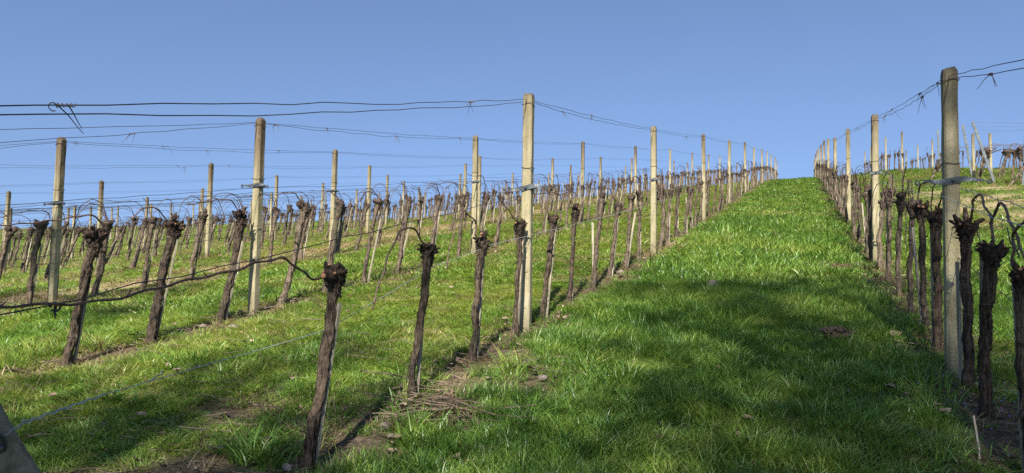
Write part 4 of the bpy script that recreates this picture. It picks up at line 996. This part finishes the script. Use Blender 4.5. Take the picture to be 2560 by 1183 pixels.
# ---------------------------------------------------------------- sun, sky, and the trees downhill that throw the dappled shade
SAZ = (0.196, -0.981); EL = math.radians(41)
SUN = np.array([SAZ[0]*math.cos(EL), SAZ[1]*math.cos(EL), math.sin(EL)]); SUN /= np.linalg.norm(SUN)
ld = bpy.data.lights.new('sun', 'SUN'); ld.energy = 5.0; ld.angle = math.radians(.53); ld.color = (1.0, .955, .87)
lo = bpy.data.objects.new('sun', ld); COL.objects.link(lo); lo.rotation_euler = Vector(-SUN).to_track_quat('-Z', 'Y').to_euler()
w = bpy.data.worlds.new('World'); sc.world = w; w.use_nodes = True; nt = w.node_tree; nt.nodes.clear()
sky = nt.nodes.new('ShaderNodeTexSky'); sky.sky_type = 'NISHITA'; sky.sun_disc = False; sky.sun_elevation = EL; sky.sun_rotation = math.atan2(SUN[0], SUN[1])
sky.altitude = 300; sky.air_density = 1.0; sky.dust_density = .35; sky.ozone_density = 2.0
bg = nt.nodes.new('ShaderNodeBackground'); bg.inputs[1].default_value = .071; wo = nt.nodes.new('ShaderNodeOutputWorld'); wt = nt.nodes.new('ShaderNodeTexCoord'); wm = nt.nodes.new('ShaderNodeMapping'); wm.inputs['Scale'].default_value = (1, 1, .75); wm.inputs['Location'].default_value = (0, 0, .20)
nt.links.new(wt.outputs['Generated'], wm.inputs['Vector']); nt.links.new(wm.outputs[0], sky.inputs['Vector'])
hs = nt.nodes.new('ShaderNodeMix'); hs.data_type = 'RGBA'; hs.blend_type = 'MULTIPLY'; hs.inputs[0].default_value = 1.0; hs.inputs[7].default_value = (.905, .91, .985, 1)
nt.links.new(sky.outputs[0], hs.inputs[6]); nt.links.new(hs.outputs[2], bg.inputs[0]); nt.links.new(bg.outputs[0], wo.inputs[0])
SHADE = [(-1.5, 7.2, .7, .7), (-.8, 7.6, .7, .9), (0., 8.0, .75, .9), (.8, 8.4, .7, .8), (-.4, 6.8, .6, .5), (.4, 7.3, .6, .5), (1.6, 9.3, .6, .6),
         (-.7, 4.1, .7, .8), (.1, 4.5, .8, 1.1), (.8, 5.0, .8, 1.2), (1.6, 5.4, .7, 1.), (-.2, 3.3, .7, .9), (.5, 3.5, .8, 1.1), (1.3, 3.9, .7, 1.1), (.1, 5.5, .7, .6), (2.3, 6.3, .8, .8),
         (-.9, 3.2, 1.0, .40), (.3, 3.9, 1.1, .40), (-.5, 5.2, 1.1, .40), (.5, 6.2, 1.0, .30), (-.6, 6.6, 1.0, .32), (1.2, 4.6, 1., .4), (-3.2, 4.2, .9, .28), (-3.6, 2.9, 1., .35), (-1.6, 2.3, .8, .35), (-2.3, 2.25, .5, 1.), (-2.25, 2.0, .4, 1.6), (-2.2, 1.75, .4, 1.6), (-2.3, 3.4, .4, .5), (-2.3, 4.3, .35, .4), (-2.2, 2.6, .35, .9), (-1.1, 5.9, .5, .45), (-.1, 6.3, .6, .55), (.8, 6.9, .6, .6), (-1.3, 5.0, .5, .3), (1.6, 7.4, .5, .5),
         (-9., 5.2, .7, .9), (-8.2, 5.8, .6, .9), (-7.4, 6.3, .6, .8), (-6.7, 5.0, .5, .7), (-9.9, 5.8, .6, .7), (-6., 6.1, .5, .6),
         (-4.1, 2.4, .6, .7), (-3.3, 2.8, .6, .75), (-2.7, 3.1, .4, .5), (-3.5, 2.0, .6, .8), (-4.8, 3.0, .4, .5), (-2.6, 2.2, .5, .7), (-1.9, 2.5, .4, .6), (-3.9, 3.6, .4, .4)]
tr = np.random.default_rng(31)
TREES = [(-7.2, -10.), (-.6, -10.5), (5.2, -9.5)]
cl = [[] for _ in TREES]
for (x, y, r, op) in SHADE:
    g = np.array([x, y, gz(x, y)]); yt = -9.2+tr.normal()*.7; t = (yt-y)/SUN[1]; c = g+SUN*t
    i = int(np.argmin([abs(c[0]-tx) for tx, ty in TREES])); cl[i].append((c, r, op))
for i, (tx, ty) in enumerate(TREES):
    g = gz(tx, ty); t = thing('shade_tree', (tx, ty, g), ['budding tree downhill at left, behind the viewpoint', 'middle budding tree downhill behind the viewpoint', 'budding tree downhill at right, behind the viewpoint'][i], 'tree', 'trees behind the viewpoint')
    b = MB(); f = MB(); base = np.array([tx, ty, g])
    hh = max(c[0][2] for c in cl[i])-g; top = np.array([0, 0, hh*.85]); TP = catmull(np.array([[0, 0, -.3], [.1, .05, hh*.3], [-.1, .1, hh*.6], top]), 20)
    b.add(*tube(TP, np.linspace(.17, .04, 20), 12))
    for (c, r, op) in cl[i]:
        lc = c-base; k = int(np.clip(lc[2]/hh/.85*14, 4, 16)); p0 = TP[k]
        b.add(*tube(catmull(np.array([p0, p0*.55+lc*.45+[0, 0, -.3], lc]), 9), np.linspace(.035, .012, 9), 6))
        for q in range(int(26*r/.6)):
            d = tr.normal(size=3); d /= np.linalg.norm(d); e = lc+d*r*tr.uniform(.5, 1.1); b.add(*tube(catmull(np.array([lc+d*r*.1, lc+d*r*.5+tr.normal(size=3)*.05, e]), 5), np.linspace(.009, .003, 5), 4))
        n = int(430*op*(r/.6)**2)
        d = tr.normal(size=(n, 3)); d /= np.linalg.norm(d, axis=1)[:, None]; sub = tr.normal(size=(7, 3)); sub *= (r*.68*tr.random(7)**.4/np.linalg.norm(sub, axis=1))[:, None]; sr = r*tr.uniform(.26, .5, 7)
        g_ = tr.integers(0, 7, n); far_ = tr.random(n) < .72; p = lc+np.where(far_[:, None], d*(r*tr.random(n)**.45)[:, None], sub[g_]+d*(sr[g_]*tr.random(n)**.4)[:, None]); s = tr.uniform(.03, .075, n)
        u = tr.normal(size=(n, 3)); u /= np.linalg.norm(u, axis=1)[:, None]; v = np.cross(u, tr.normal(size=(n, 3))); v /= np.linalg.norm(v, axis=1)[:, None]
        V = np.stack([p-u*s[:, None], p+v*s[:, None]*.5, p+u*s[:, None], p-v*s[:, None]*.5], 1).reshape(-1, 3); f.add(V, [np.arange(4*n).reshape(-1, 4)])
    b.obj('trunk', TRUNKM, t); f.obj('crown', LEAFG, t, False)

# ---------------------------------------------------------------- render settings
sc.view_settings.view_transform = 'Standard'; sc.view_settings.look = 'None'; sc.view_settings.exposure = 1.32; sc.view_settings.gamma = 1.0
sc.view_settings.use_curve_mapping = False
sc.cycles.max_bounces = 8; sc.cycles.diffuse_bounces = 5; sc.cycles.transmission_bounces = 4; sc.cycles.use_denoising = False
